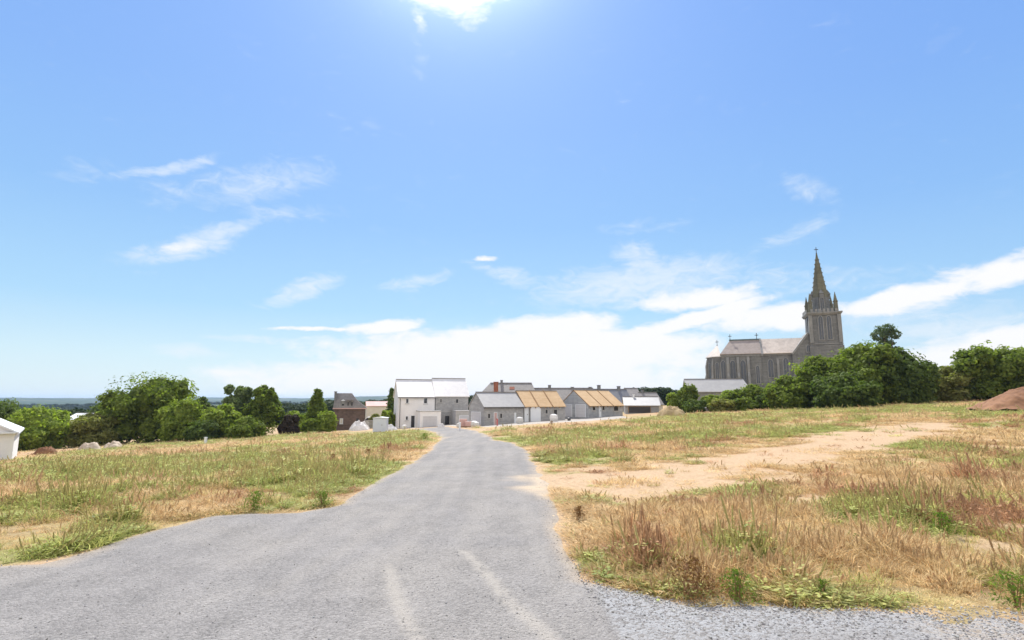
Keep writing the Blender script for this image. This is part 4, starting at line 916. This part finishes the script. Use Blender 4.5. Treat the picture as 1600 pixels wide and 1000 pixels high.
T('tree', 'tallest tree of the great hedge, in its middle', 'tree', 1356, 84, 112, 532, 'mid', seed=37, group=RTG, leaf=.26)
T('tree', 'dark tree closing the great hedge on its right', 'tree', 1412, 82, 86, 540, 'dark', seed=38, group=RTG, leaf=.26)
T('tree', 'dark low tree in front of the middle of the great hedge', 'tree', 1320, 78, 90, 582, 'dark', seed=39, group=RTG, leaf=.24)
T('tree', 'tall blue green pine rising above the great hedge', 'tree', 1394, 115, 52, 502, 'blue', kind='pine', seed=40, group=RTG, dens=1.3)
T('tree', 'lower yellowish tree right of the gap in the hedge', 'tree', 1494, 82, 66, 570, 'olive', seed=41, group=RTG, leaf=.26)
T('tree', 'rounded green tree above the red soil mound', 'tree', 1545, 80, 86, 538, 'mid', seed=42, group=RTG, leaf=.26)
T('tree', 'tree cut by the right edge above the red soil mound', 'tree', 1610, 78, 96, 540, 'mid', seed=43, group=RTG, leaf=.26)
T('tree', 'tree outside the right edge of the red soil mound', 'tree', 1690, 78, 100, 545, 'dark', seed=44, group=RTG, leaf=.26)

T('shrub', 'low dark shrub before the garden wall, left of the great hedge', 'shrub', 1206, 88, 44, 612, 'dark', seed=50, group=RTG)
T('shrub', 'straggly olive shrub before the garden wall, under the long low house', 'shrub', 1128, 90, 40, 623, 'olive', seed=51, group=RTG)
T('shrub', 'little green shrub before the garden wall, right of the olive one', 'shrub', 1164, 90, 36, 621, 'mid', seed=52, group=RTG)
T('shrub', 'low dark shrub at the left end of the garden wall', 'shrub', 1084, 92, 34, 624, 'dark', seed=53, group=RTG)
# ------------------------------------------------------------------ site clutter, mounds
def mound(name, label, cat, px, Yd, wpx, top, m, dp=.7, rough=.25, seed=0, pebble=0):
    rough = min(rough, .3); rng = np.random.RandomState(seed + 5); x = at(px, 640, Yd)[0]; z0 = tz(x, Yd); H = zrow(px, top, Yd) - z0; R = wpx / F * Yd / 2
    n, k = (150, 50) if wpx > 100 else (60, 22); V = [(0, 0, H)]; Fs = []
    for j in range(1, k + 1):
        for i in range(n):
            a = 2 * math.pi * i / n; t = j / k; w = 1 + .16 * math.sin(2 * a + seed) + .08 * math.sin(5 * a + seed * 2)
            zz = H * (1 - t * t) ** (1.15 if wpx > 100 else .75) * (1 + rough * (float(fbm(math.cos(a) * t * 3 + seed * 9, math.sin(a) * t * 3, 1, 4)) - .5) * 2) - .25 * t
            xx, yy = R * t * w * math.cos(a), R * dp * t * w * math.sin(a); zz += (float(fbm(xx + 40, yy + seed, max(.5, R * .12), 4)) - .5) * H * .34 * (1 - t * .6) + (float(fbm(xx + 80, yy + seed, .55, 3)) - .5) * min(.35, H * .3); V.append((xx, yy, zz))
    for i in range(n): Fs.append((0, 1 + i, 1 + (i + 1) % n))
    for j in range(k - 1):
        for i in range(n): a, b = 1 + j * n + i, 1 + j * n + (i + 1) % n; Fs.append((a, a + n, b + n, b))
    me = bpy.data.meshes.new(name); me.from_pydata(V, [], Fs); me.update()
    me.polygons.foreach_set('use_smooth', np.ones(len(me.polygons), bool))
    o = link(name, me, m); o.location = (x, Yd, z0 - .03); tag(o, label, cat); return o
mound('soil_mound', 'large mound of reddish bare soil at the right edge', 'mound', 1655, 52, 250, 601, M['redsoil'], .6, .3, 1)
mound('sand_heap', 'pale sand heap, left of two at the field edge', 'heap', 148, 72, 34, 690, M['sandpile'], .8, .3, 2)
mound('sand_heap', 'pale sand heap, right of two at the field edge', 'heap', 184, 74, 36, 689, M['sandpile'], .8, .3, 3)
mound('grass_mound', 'dry grassy hump in front of the leafy shrubs', 'mound', 1050, 82, 48, 634, M['drygrassmound'], .8, .3, 4)
mound('rubble_heap', 'heap of white rubble leaning against the brown house', 'heap', 563, 98, 36, 658, M['rubble'], .7, .6, 5)
mound('rubble_heap', 'low heap of white rubble right of the pale blue cabin', 'heap', 610, 88, 24, 663, M['rubble'], .7, .7, 6)
mound('rubble_heap', 'tiny pale heap in front of the bare block house', 'heap', 690, 90, 12, 661, M['rubble'], .7, .7, 7)
mound('earth_bank', 'low brown earth bank below the white shed', 'mound', 80, 66, 40, 697, M['redsoil'], .6, .5, 8)

def clutter():
    Yd = 82; x = at(593, 660, Yd)[0]; z = tz(x, Yd); f = Fr((x - .95, Yd, z), (1, .06))
    r = empty('site_cabin', (x, Yd, z)); tag(r, 'pale blue portable cabin standing in the grass left of the white house', 'cabin')
    m = MB(f); m.box(0, 1.95, 0, 1.7, .1, 2.05); m.box(-.02, .1, -.02, .06, .1, 2.07); m.box(1.85, 1.97, -.02, .06, .1, 2.07); m.build('wall', M['bluebox'], r)
    m = MB(f); m.prism([(-.12, 2.072), (2.07, 2.072), (2.07, 2.12), (.97, 2.26), (-.12, 2.12)], -.1, 1.8, 'y'); m.build('roof', M['white'], r)
    m = MB(f); m.box(.1, .35, .1, 1.6, -.3, .098); m.box(1.6, 1.85, .1, 1.6, -.3, .098); m.build('skid', M['metal'], r)
    m = MB(f); m.box(.55, 1.4, -.035, -.003, .2, 1.95); d = m.build('door', M['bluebox'], r); m = MB(f); m.box(1.28, 1.34, -.07, -.038, 1.0, 1.15); m.build('handle', M['metal'], d)
    # pallets of pink bricks
    def pallet(px, Yd, n, label):
        x = at(px, 655, Yd)[0]; z = tz(x, Yd) + .06; f = Fr((x, Yd, z), (1, .1)); r = empty('brick_pallet', (x, Yd, z)); tag(r, label, 'pallet', 'pallets of pink bricks')
        m = MB(f)
        for k in range(3): m.box(-.6, .6, k * .45, k * .45 + .1, 0, .1)
        for k in range(6): m.box(-.6 + k * .21, -.6 + k * .21 + .14, 0, 1, .103, .125)
        m.build('pallet', M['timber'], r); m = MB(f); m.box(-.58, .58, .02, .98, .128, .128 + n * .22); m.build('bricks', M['pink'], r)
    pallet(724, 85.5, 5, 'taller pallet of pink bricks in front of the garage wing'); pallet(733, 84.5, 3, 'lower pallet of pink bricks, right of the taller one')
    def bag(px, Yd, s, label, m_='pipe'):
        x = at(px, 655, Yd)[0]; z = tz(x, Yd) + .05; b = MB()
        n = 10
        for a, c, rr, r2 in ((0, .35, .42, .5), (.35, .7, .5, .44), (.7, .82, .44, .2)):
            A = [(x + s * rr * math.cos(6.2832 * k / n) * (1 + .12 * math.sin(k * 2.3)), Yd + s * rr * math.sin(6.2832 * k / n), z + s * a) for k in range(n)]
            B = [(x + s * r2 * math.cos(6.2832 * k / n) * (1 + .12 * math.sin(k * 2.3)), Yd + s * r2 * math.sin(6.2832 * k / n), z + s * c) for k in range(n)]
            b.loft(A, B)
        o = b.build('bulk_bag', M[m_], None); tag(o, label, 'bag', 'bulk bags on the building site')
    bag(741, 83, 1.1, 'white bulk bag below the gable garage door of the left bungalow'); bag(744.5, 82.4, .9, 'smaller white bulk bag beside the one below the gable garage door')
    bag(812, 84.5, 1.2, 'white bulk bag left of the large white doors'); bag(632, 90, .8, 'white bulk bag standing before the white house')
    bag(717, 86, .8, 'small white bulk bag left of the pink bricks'); bag(865, 87, 1.4, 'greyish bulk bag in front of the left boarded bungalow', 'rubble')
    bag(889, 88, .6, 'small dark bag on the ground before the garage doors', 'metal')
    def post(px, Yd, h, m_, label, w=.09):
        x = at(px, 655, Yd)[0]; z = tz(x, Yd); b = MB(); b.box(x - w, x + w, Yd - w, Yd + w, z - .2, z + h); b.box(x - w * 1.3, x + w * 1.3, Yd - w * 1.3, Yd + w * 1.3, z + h + .003, z + h + .07)
        tag(b.build('marker_post', M[m_], None), label, 'post', 'marker posts')
    post(718.5, 72, .95, 'white', 'short white post at the far end of the gravel road', .12); post(777, 82, 1.0, 'redplastic', 'red post in front of the left bungalow')
    post(324, 76, .8, 'white', 'white post at the field edge below the left trees', .14)
    # white van behind the rubble, fence
    Yv = 118; x = at(577, 643, Yv)[0]; z = tz(x, Yv); f = Fr((x - 1.0, Yv, z), (1, 0)); r = empty('parked_van', (x, Yv, z)); tag(r, 'white van parked between the brown house and the pale blue cabin', 'van')
    f2 = f; m = MB(f2); m.prism([(-.9, .35), (3.4, .35), (3.4, 2.1), (.5, 2.15), (-.1, 1.35), (-.9, 1.1)], 0, 1.9, 'y'); m.build('body', M['white'], r)
    for xx in (-.2, 2.6):
        m = MB(f2); n = 14; A = [(xx + .33 * math.cos(6.2832 * k / n), -.04, .33 + .33 * math.sin(6.2832 * k / n)) for k in range(n)]; m.loft(A, [(a, .2, c) for a, b, c in A]); m.build('wheel', M['metal'], r)
    m = MB(f2); m.prism([(.1, 1.4), (.95, 1.4), (.95, 1.95), (.55, 1.95)], -.015, -.003, 'y'); m.build('window', M['glass'], r)
    fx = at(571, 655, 106)[0]; fx1 = at(584, 655, 106)[0]; z = tz(fx, 106); f = Fr((fx, 106, z), (1, 0)); r = empty('slat_fence', (fx, 106, z)); tag(r, 'grey slatted fence between the brown house and the pale blue cabin', 'fence')
    m = MB(f)
    for k in range(6): m.box(0, fx1 - fx, 0, .04, .15 + k * .26, .33 + k * .26)
    m.build('slats', M['concrete'], r)
    for k in range(3): m = MB(f); m.box(k * (fx1 - fx) / 2 - .05, k * (fx1 - fx) / 2 + .05, .043, .13, -.3, 1.8); m.build('post', M['metal'], r)
    # dark stone wall below the right shrubs
    a = at(1066, 636, 96); b = at(1215, 634, 92); xs_ = np.linspace(a[0], b[0], 30); ys_ = np.linspace(a[1], b[1], 30)
    m = MB()
    for i in range(29):
        z1 = tz(xs_[i], ys_[i]); z2 = tz(xs_[i + 1], ys_[i + 1]); h1 = .75 + .12 * math.sin(i * 1.7); h2 = .75 + .12 * math.sin((i + 1) * 1.7)
        m.loft([(xs_[i], ys_[i] - .2, z1 - .3), (xs_[i], ys_[i] + .2, z1 - .3), (xs_[i], ys_[i] + .2, z1 + h1), (xs_[i], ys_[i] - .2, z1 + h1)],
               [(xs_[i + 1], ys_[i + 1] - .2, z2 - .3), (xs_[i + 1], ys_[i + 1] + .2, z2 - .3), (xs_[i + 1], ys_[i + 1] + .2, z2 + h2), (xs_[i + 1], ys_[i + 1] - .2, z2 + h2)], cap=(i in (0, 28)))
    tag(m.build('garden_wall', M['old_slate'], None), 'low dark stone wall running under the shrubs below the church', 'wall')
clutter()

# ------------------------------------------------------------------ scattered stuff (geometry nodes)
def gn_scatter(name, pts, rot, scl, idx_, tint, coll, kind_label=None):
    me = bpy.data.meshes.new(name); n = len(pts); me.vertices.add(n); me.vertices.foreach_set('co', np.asarray(pts, np.float32).ravel())
    def fa(nm, ty, key, arr): a = me.attributes.new(nm, ty, 'POINT'); a.data.foreach_set(key, np.ascontiguousarray(arr).ravel())
    fa('rot', 'FLOAT_VECTOR', 'vector', rot.astype(np.float32)); fa('scl', 'FLOAT_VECTOR', 'vector', scl.astype(np.float32)); fa('idx', 'INT', 'value', idx_.astype(np.int32))
    fa('tint', 'FLOAT_COLOR', 'color', np.column_stack([tint, np.ones(n)]).astype(np.float32))
    o = bpy.data.objects.new(name, me); COL.objects.link(o)
    g = bpy.data.node_groups.new(name, 'GeometryNodeTree'); g.interface.new_socket('Geometry', in_out='INPUT', socket_type='NodeSocketGeometry'); g.interface.new_socket('Geometry', in_out='OUTPUT', socket_type='NodeSocketGeometry')
    N = g.nodes; gi = N.new('NodeGroupInput'); go = N.new('NodeGroupOutput'); ip = N.new('GeometryNodeInstanceOnPoints'); ci = N.new('GeometryNodeCollectionInfo')
    ci.inputs['Collection'].default_value = coll; ci.inputs['Separate Children'].default_value = True; ci.inputs['Reset Children'].default_value = True
    m2p = N.new('GeometryNodeMeshToPoints')
    def na(nm, ty): a = N.new('GeometryNodeInputNamedAttribute'); a.data_type = ty; a.inputs['Name'].default_value = nm; return a
    r = na('rot', 'FLOAT_VECTOR'); s = na('scl', 'FLOAT_VECTOR'); i = na('idx', 'INT'); er = N.new('FunctionNodeEulerToRotation')
    ip.inputs['Pick Instance'].default_value = True; K = g.links.new
    K(gi.outputs[0], m2p.inputs['Mesh']); K(m2p.outputs[0], ip.inputs['Points']); K(ci.outputs[0], ip.inputs['Instance']); K(r.outputs[0], er.inputs[0]); K(er.outputs[0], ip.inputs['Rotation'])
    K(s.outputs[0], ip.inputs['Scale']); K(i.outputs[0], ip.inputs['Instance Index']); K(ip.outputs[0], go.inputs[0])
    md = o.modifiers.new('scatter', 'NODES'); md.node_group = g
    o['kind'] = 'stuff'; return o
def blade_mat(name, trans=.3, fixed=None):
    m = bpy.data.materials.new(name); m.use_nodes = True; t = NT(m.node_tree)
    o = t.n('ShaderNodeOutputMaterial'); b = t.n('ShaderNodeBsdfPrincipled'); tr = t.n('ShaderNodeBsdfTranslucent'); mx = t.n('ShaderNodeMixShader')
    a = t.n('ShaderNodeAttribute'); a.attribute_name = 'tint'; a.attribute_type = 'INSTANCER'
    v = t.n('ShaderNodeAttribute'); v.attribute_name = 'v'
    sc = t.n('ShaderNodeVectorMath', operation='SCALE'); t.l(a.outputs['Color'], sc.inputs[0]); t.l(t.m('ADD', t.m('MULTIPLY', v.outputs['Fac'], .7), .65), sc.inputs['Scale'])
    c = sc.outputs[0]
    if fixed: c = t.mix(.5, c, fixed)
    t.l(c, b.inputs['Base Color']); b.inputs['Roughness'].default_value = .65; b.inputs['Specular IOR Level'].default_value = .25; t.l(c, tr.inputs[0]); mx.inputs[0].default_value = trans
    t.l(b.outputs[0], mx.inputs[1]); t.l(tr.outputs[0], mx.inputs[2]); t.l(mx.outputs[0], o.inputs[0]); return m
BM = blade_mat('grass_blade', .45); SM = blade_mat('seed_head', .3, (.45, .30, .18))
def clump(name, seed, nb, h, spread, wid, bend, seeds=0, broad=0):
    rng = np.random.RandomState(seed); V = []; Fs = []; A = []; MI = []
    def quadstrip(p, w, d, val, mi=0):
        i = len(V)
        for q, ww in zip(p, w): V.append(q - d * ww); V.append(q + d * ww)
        for k in range(len(p) - 1): Fs.append((i + 2 * k, i + 2 * k + 1, i + 2 * k + 3, i + 2 * k + 2)); A.append(val); MI.append(mi)
    for b in range(nb):
        a = rng.uniform(0, 6.283); r = spread * math.sqrt(rng.uniform(0, 1)); base = np.array([r * math.cos(a), r * math.sin(a), -.02])
        a2 = a + rng.normal(0, .9); dr = np.array([math.cos(a2), math.sin(a2), 0]); hh = h * rng.uniform(.45, 1.15); bd = bend * rng.uniform(.3, 1.4) * hh
        p = [base, base + dr * bd * .25 + np.array([0, 0, hh * .55]), base + dr * bd + np.array([0, 0, hh * (1 - .25 * bend)])]
        th = rng.uniform(0, 3.14); d = np.array([math.cos(th), math.sin(th), 0]); quadstrip(p, [wid, wid * .8, wid * .12], d, rng.uniform(0, 1))
    for b in range(seeds):
        a = rng.uniform(0, 6.283); r = spread * rng.uniform(0, .9); base = np.array([r * math.cos(a), r * math.sin(a), 0]); hh = h * rng.uniform(1.0, 1.6)
        ln = np.array([rng.normal(0, .12), rng.normal(0, .12), 1]) * hh; d = np.array([math.cos(a), math.sin(a), 0]); e = np.array([-d[1], d[0], 0])
        quadstrip([base, base + ln], [.004, .003], d, .4, 1)
        for k in range(7):
            t = .55 + .45 * k / 6; c = base + ln * t; s = .011 * (1.2 - abs(t - .78) * 2)
            for dd in (d, e): quadstrip([c - np.array([0, 0, .03]), c, c + np.array([0, 0, .03])], [s * .3, s, s * .3], dd, rng.uniform(0, 1), 1)
    for b in range(broad):
        a = rng.uniform(0, 6.283); hh = h * rng.uniform(.1, .9); base = np.array([rng.normal(0, spread * .4), rng.normal(0, spread * .4), hh]); dr = np.array([math.cos(a), math.sin(a), rng.uniform(-.1, .5)]); L = rng.uniform(.03, .07)
        d = np.array([-dr[1], dr[0], 0]); quadstrip([base, base + dr * L * .5, base + dr * L], [.004, .016, .002], d, rng.uniform(0, 1))
    me = npmesh(name, np.array(V), np.array(Fs)); at_ = me.attributes.new('v', 'FLOAT', 'FACE'); at_.data.foreach_set('value', np.array(A, np.float32))
    me.polygons.foreach_set('material_index', np.array(MI, np.int32)); me.materials.append(BM); me.materials.append(SM)
    o = bpy.data.objects.new(name, me); return o
GC = bpy.data.collections.new('grass_clumps')
specs = [(46, .26, .16, .0042, .5, 0, 0), (50, .34, .18, .0045, .6, 0, 0), (40, .20, .2, .004, .8, 0, 0), (55, .42, .16, .0045, .5, 2, 0),
         (34, .36, .18, .004, .6, 1, 0), (30, .44, .18, .0045, .5, 2, 6), (16, .28, .18, .005, .5, 0, 40), (22, .4, .16, .005, .4, 3, 46), (34, .14, .2, .005, 1.0, 0, 12), (10, .3, .1, .004, .4, 3, 8)]
for k, s in enumerate(specs): GC.objects.link(clump('grass_clump_%02d' % k, 40 + k, *s))

def scatter_grass():
    rng = np.random.RandomState(11); n = 420000
    d = 4.5 * (118 / 4.5) ** rng.uniform(0, 1, n) ** .86; a = rng.uniform(-.86, .86, n); x = d * np.sin(a) * 1.0; y = d * np.cos(a)
    # log-radial sampling: thin out so the density follows the distance
    e = sdf(ROADP, x, y); g, rd, sd_ = cover(x, y)
    mid = fbm(x + 50, y + 20, 1.1, 4)
    keep = (e > .02 + .25 * mid) & (rng.uniform(0, 1, n) > sd_ * .97) & (rng.uniform(0, 1, n) < .12 + .8 * sm((mid - .40) * 5)) & (y < 100)
    keep &= ~((y > 80) & (x > -28) & (x < 26))
    for P in SITE: keep &= ~((sdf(P, x, y) < 0) & (rng.uniform(0, 1, n) < .8))
    keep &= rng.uniform(0, 1, n) < np.clip(.5 + d / 60, 0, 1) * .85
    x, y, d, g, rd, mid = x[keep], y[keep], d[keep], g[keep], rd[keep], mid[keep]; n = len(x)
    print('grass', n)
    pg = g + rng.normal(0, .16, n) + (fbm(x + 500, y + 60, .9, 3) - .5) * 1.1; isg = pg > .5; isr = (~isg) & (rd + rng.normal(0, .2, n) + (fbm(x + 70, y + 600, .8, 3) - .5) * 1.2 + .12 * (x > 0) > .74)
    C = np.empty((n, 3))
    dry = np.array([.74, .58, .32]); dry2 = np.array([.60, .42, .21]); gr = np.array([.34, .40, .10]); gr2 = np.array([.54, .52, .19]); re = np.array([.52, .31, .17])
    t = rng.uniform(0, 1, (n, 1)); C[:] = dry * t + dry2 * (1 - t); tg = gr * t + gr2 * (1 - t); C[isg] = tg[isg]; C[isr] = (re * (.8 + .5 * t))[isr]
    blend = np.clip((pg - .3) / .25, 0, 1)[:, None]; mixm = (~isg) & (~isr); C[mixm] = (C * (1 - blend * .6) + tg * blend * .6)[mixm]
    C *= rng.uniform(.8, 1.2, (n, 1))
    ix = np.where(isg, rng.choice([0, 1, 3, 6, 7, 8], n), np.where(isr, rng.choice([4, 4, 5, 9, 1], n), rng.choice([0, 1, 2, 2, 3, 1, 8, 0, 4], n)))
    s = rng.uniform(.55, 1.15, n) * (.6 + .8 * sm((mid - .3) * 2.2)); wd = s * (1 + d / 34) ; tall = (fbm(x + 11, y + 7, .55, 3) > .66); hh = s * (1 + .75 * tall) * np.clip(.54 - .001 * d, .4, 1) * rng.choice([.5, .8, 1, 1, 1.25], n)
    near_edge = np.clip(sdf(ROADP, x, y) / 1.2, .45, 1); hh = hh * near_edge
    sand = np.clip(.35 + np.abs(sdf(SAND, x, y)) / 5, 0, 1); hh = hh * sand
    z = ter(x, y)
    gn_scatter('grass', np.column_stack([x, y, z]), np.column_stack([rng.normal(0, .08, n), rng.normal(0, .08, n), rng.uniform(0, 6.28, n)]), np.column_stack([wd, wd, hh]), ix, C, GC)
scatter_grass()

def scatter_stones():
    pc = bpy.data.collections.new('gravel_stones'); rng = np.random.RandomState(3)
    sm_ = bpy.data.materials.new('gravel_stone'); sm_.use_nodes = True; t = NT(sm_.node_tree); o = t.n('ShaderNodeOutputMaterial'); b = t.n('ShaderNodeBsdfPrincipled'); a = t.n('ShaderNodeAttribute')
    a.attribute_name = 'tint'; a.attribute_type = 'INSTANCER'; t.l(a.outputs['Color'], b.inputs['Base Color']); b.inputs['Roughness'].default_value = .85; t.l(b.outputs[0], o.inputs[0])
    import bmesh
    for k in range(5):
        bm = bmesh.new(); bmesh.ops.create_icosphere(bm, subdivisions=1, radius=1)
        for v in bm.verts: v.co *= rng.uniform(.7, 1.15); v.co.z *= .6
        me = bpy.data.meshes.new('stone'); bm.to_mesh(me); bm.free(); me.materials.append(sm_); pc.objects.link(bpy.data.objects.new('stone_%d' % k, me))
    n = 130000; d = 4.2 * (28 / 4.2) ** rng.uniform(0, 1, n); aa = rng.uniform(-.9, .9, n); x = d * np.sin(aa); y = d * np.cos(aa); e = -sdf(ROADP, x, y)
    right = sm((1.5 - e) / 1.3) * (x > 1) * (y < 11)
    keep = (e > -.35) & (rng.uniform(0, 1, n) < .10 + .9 * right + .2 * (e < .4)); x, y, e, right = x[keep], y[keep], e[keep], right[keep]; n = len(x); print('stones', n)
    s = rng.uniform(.005, .012, n) * (1 + .45 * right) * (rng.uniform(0, 1, n) ** 3 * 1.0 + .7)
    g = rng.uniform(.17, .34, n) + .07 * right; C = np.column_stack([g * rng.uniform(1.0, 1.08, n), g, g * rng.uniform(.90, 1.02, n)])
    z = ter(x, y) + .035 * np.clip(e / .35, 0, 1) + s * .25
    gn_scatter('gravel', np.column_stack([x, y, z]), rng.uniform(0, 6.28, (n, 3)) * np.array([.1, .1, 1]), np.column_stack([s, s * .8, s]), rng.randint(0, 5, n), C, pc)
scatter_stones()

def weeds():
    items = [(398, 799, .62, 'g', 'tall bright green weed clump at the left road edge, casting a dark shadow'), (505, 791, .5, 'g', 'grey green weed clump on the left road edge just before the road narrows'),
             (663, 690, .9, 'g', 'dark green bush like weed at the tip of the left field'), (1152, 940, .5, 'g', 'upright green weed clump at the front edge of the right field'),
             (1085, 935, .62, 'r', 'reddish brown dock plant at the front edge of the right field'), (1475, 838, .55, 'g', 'bright green round weed alone in the dry right field'),
             (1340, 855, .28, 'g', 'small green weed in the dry right field left of the round one'), (905, 815, .42, 'r', 'reddish brown weed at the road edge below the sand track'),
             (1285, 935, .3, 'g', 'small yellowish green tuft close to the gravel in the right field'), (520, 722, .55, 'r', 'rusty brown dock plant in the middle of the left field'),
             (575, 714, .6, 'r', 'rusty brown dock plant in the left field, right of another'), (1590, 950, .5, 'g', 'leafy green weed in the bottom right corner'), (862, 664, .7, 'r', 'rusty dry bush in front of the boarded bungalows'),
             (135, 790, .45, 'g', 'slim dark green weed in the dry left field')]
    cm = {'g': leafmat('weed_green', (.09, .15, .03), (.2, .27, .06), .4), 'r': leafmat('weed_rust', (.14, .07, .035), (.28, .15, .075), .25)}
    for i, (px, py, h, k, lb) in enumerate(items):
        x, y = hit(px, py); rng = np.random.RandomState(100 + i); r = empty('weed_clump', (x, y, tz(x, y))); tag(r, lb, 'weed')
        n = 520; hh = h * rng.uniform(.12, 1, n); a = rng.uniform(0, 6.28, n); h = h * .8; hh = hh * .8; wq = rng.uniform(.45, .8); rr = h * wq * np.sqrt(rng.uniform(0, 1, n)) * (1 - .6 * (hh / h) ** 2) * (1 + .35 * np.sin(2 * a + i) + .2 * np.sin(5 * a))
        C = np.column_stack([rr * np.cos(a), rr * np.sin(a), hh]); N_ = np.column_stack([np.cos(a), np.sin(a), rng.uniform(-.3, 1.2, n)]) + rng.normal(size=(n, 3)) * .5
        V, F_ = leaves(C, N_, h * .055 * rng.uniform(.6, 1.5, n), rng, .35); me = npmesh('leaves', V, F_); at_ = me.attributes.new('v', 'FLOAT', 'FACE'); at_.data.foreach_set('value', rng.uniform(0, 1, n).astype(np.float32))
        link('leaves', me, cm[k], r)
        m = MB()
        for q in range(9): a = rng.uniform(0, 6.28); e = h * .5 * rng.uniform(.2, 1); p0 = (rng.normal(0, .03), rng.normal(0, .03), -.03); p1 = (e * math.cos(a), e * math.sin(a), h * rng.uniform(.7, 1)); w_ = .006; m.loft([(p0[0] - w_, p0[1], p0[2]), (p0[0] + w_, p0[1] - w_, p0[2]), (p0[0] + w_, p0[1] + w_, p0[2])], [(p1[0] - w_ / 2, p1[1], p1[2]), (p1[0] + w_ / 2, p1[1] - w_ / 2, p1[2]), (p1[0] + w_ / 2, p1[1] + w_ / 2, p1[2])])
        me = bpy.data.meshes.new('stem'); me.from_pydata([tuple(v) for v in m.v], [], m.f); link('stem', me, M['stalk'], r)
weeds()

def distant_wood():
    dc = bpy.data.collections.new('far_crowns'); rng = np.random.RandomState(21)
    fm = leafmat('far_leaf', (.022, .042, .016), (.06, .085, .03), .2)
    for k in range(4):
        bl = [((0, 0, .5), (.42, .42, .4))] + [((rng.uniform(-.28, .28), rng.uniform(-.28, .28), rng.uniform(.4, .8)), (.24, .24, .18)) for _ in range(4)]
        me = crown_mesh('far_crown', bl, .055, .35, rng); me.materials.append(fm); dc.objects.link(bpy.data.objects.new('far_crown_%d' % k, me))
    n = 26000; d = 230 * (2600 / 230) ** rng.uniform(0, 1, n); a = rng.uniform(-.85, .35, n); x = d * np.sin(a); y = d * np.cos(a)
    keep = (fbm(x + 5000, y + 5000, 170, 4) > .50); x, y, d = x[keep], y[keep], d[keep]; n = len(x); print('wood', n)
    s = rng.uniform(6, 12, n); C = np.ones((n, 3))
    gn_scatter('distant_wood', np.column_stack([x, y, ter(x, y) - .8]), np.column_stack([np.zeros(n), np.zeros(n), rng.uniform(0, 6.28, n)]), np.column_stack([s, s, s * .8]), rng.randint(0, 4, n), C, dc)
distant_wood()

# ------------------------------------------------------------------ haze
def haze():
    m = bpy.data.materials.new('haze'); m.use_nodes = True; t = NT(m.node_tree); o = t.n('ShaderNodeOutputMaterial'); v = t.n('ShaderNodeVolumePrincipled')
    v.inputs['Color'].default_value = (.55, .74, 1.0, 1); v.inputs['Density'].default_value = HAZE; v.inputs['Anisotropy'].default_value = .2; t.l(v.outputs[0], o.inputs['Volume'])
    b = MB(); b.box(-9500, 9500, -9500, 9500, -80, 62); o = b.build('haze', m, None); o['kind'] = 'stuff'
HAZE = .00009
haze()
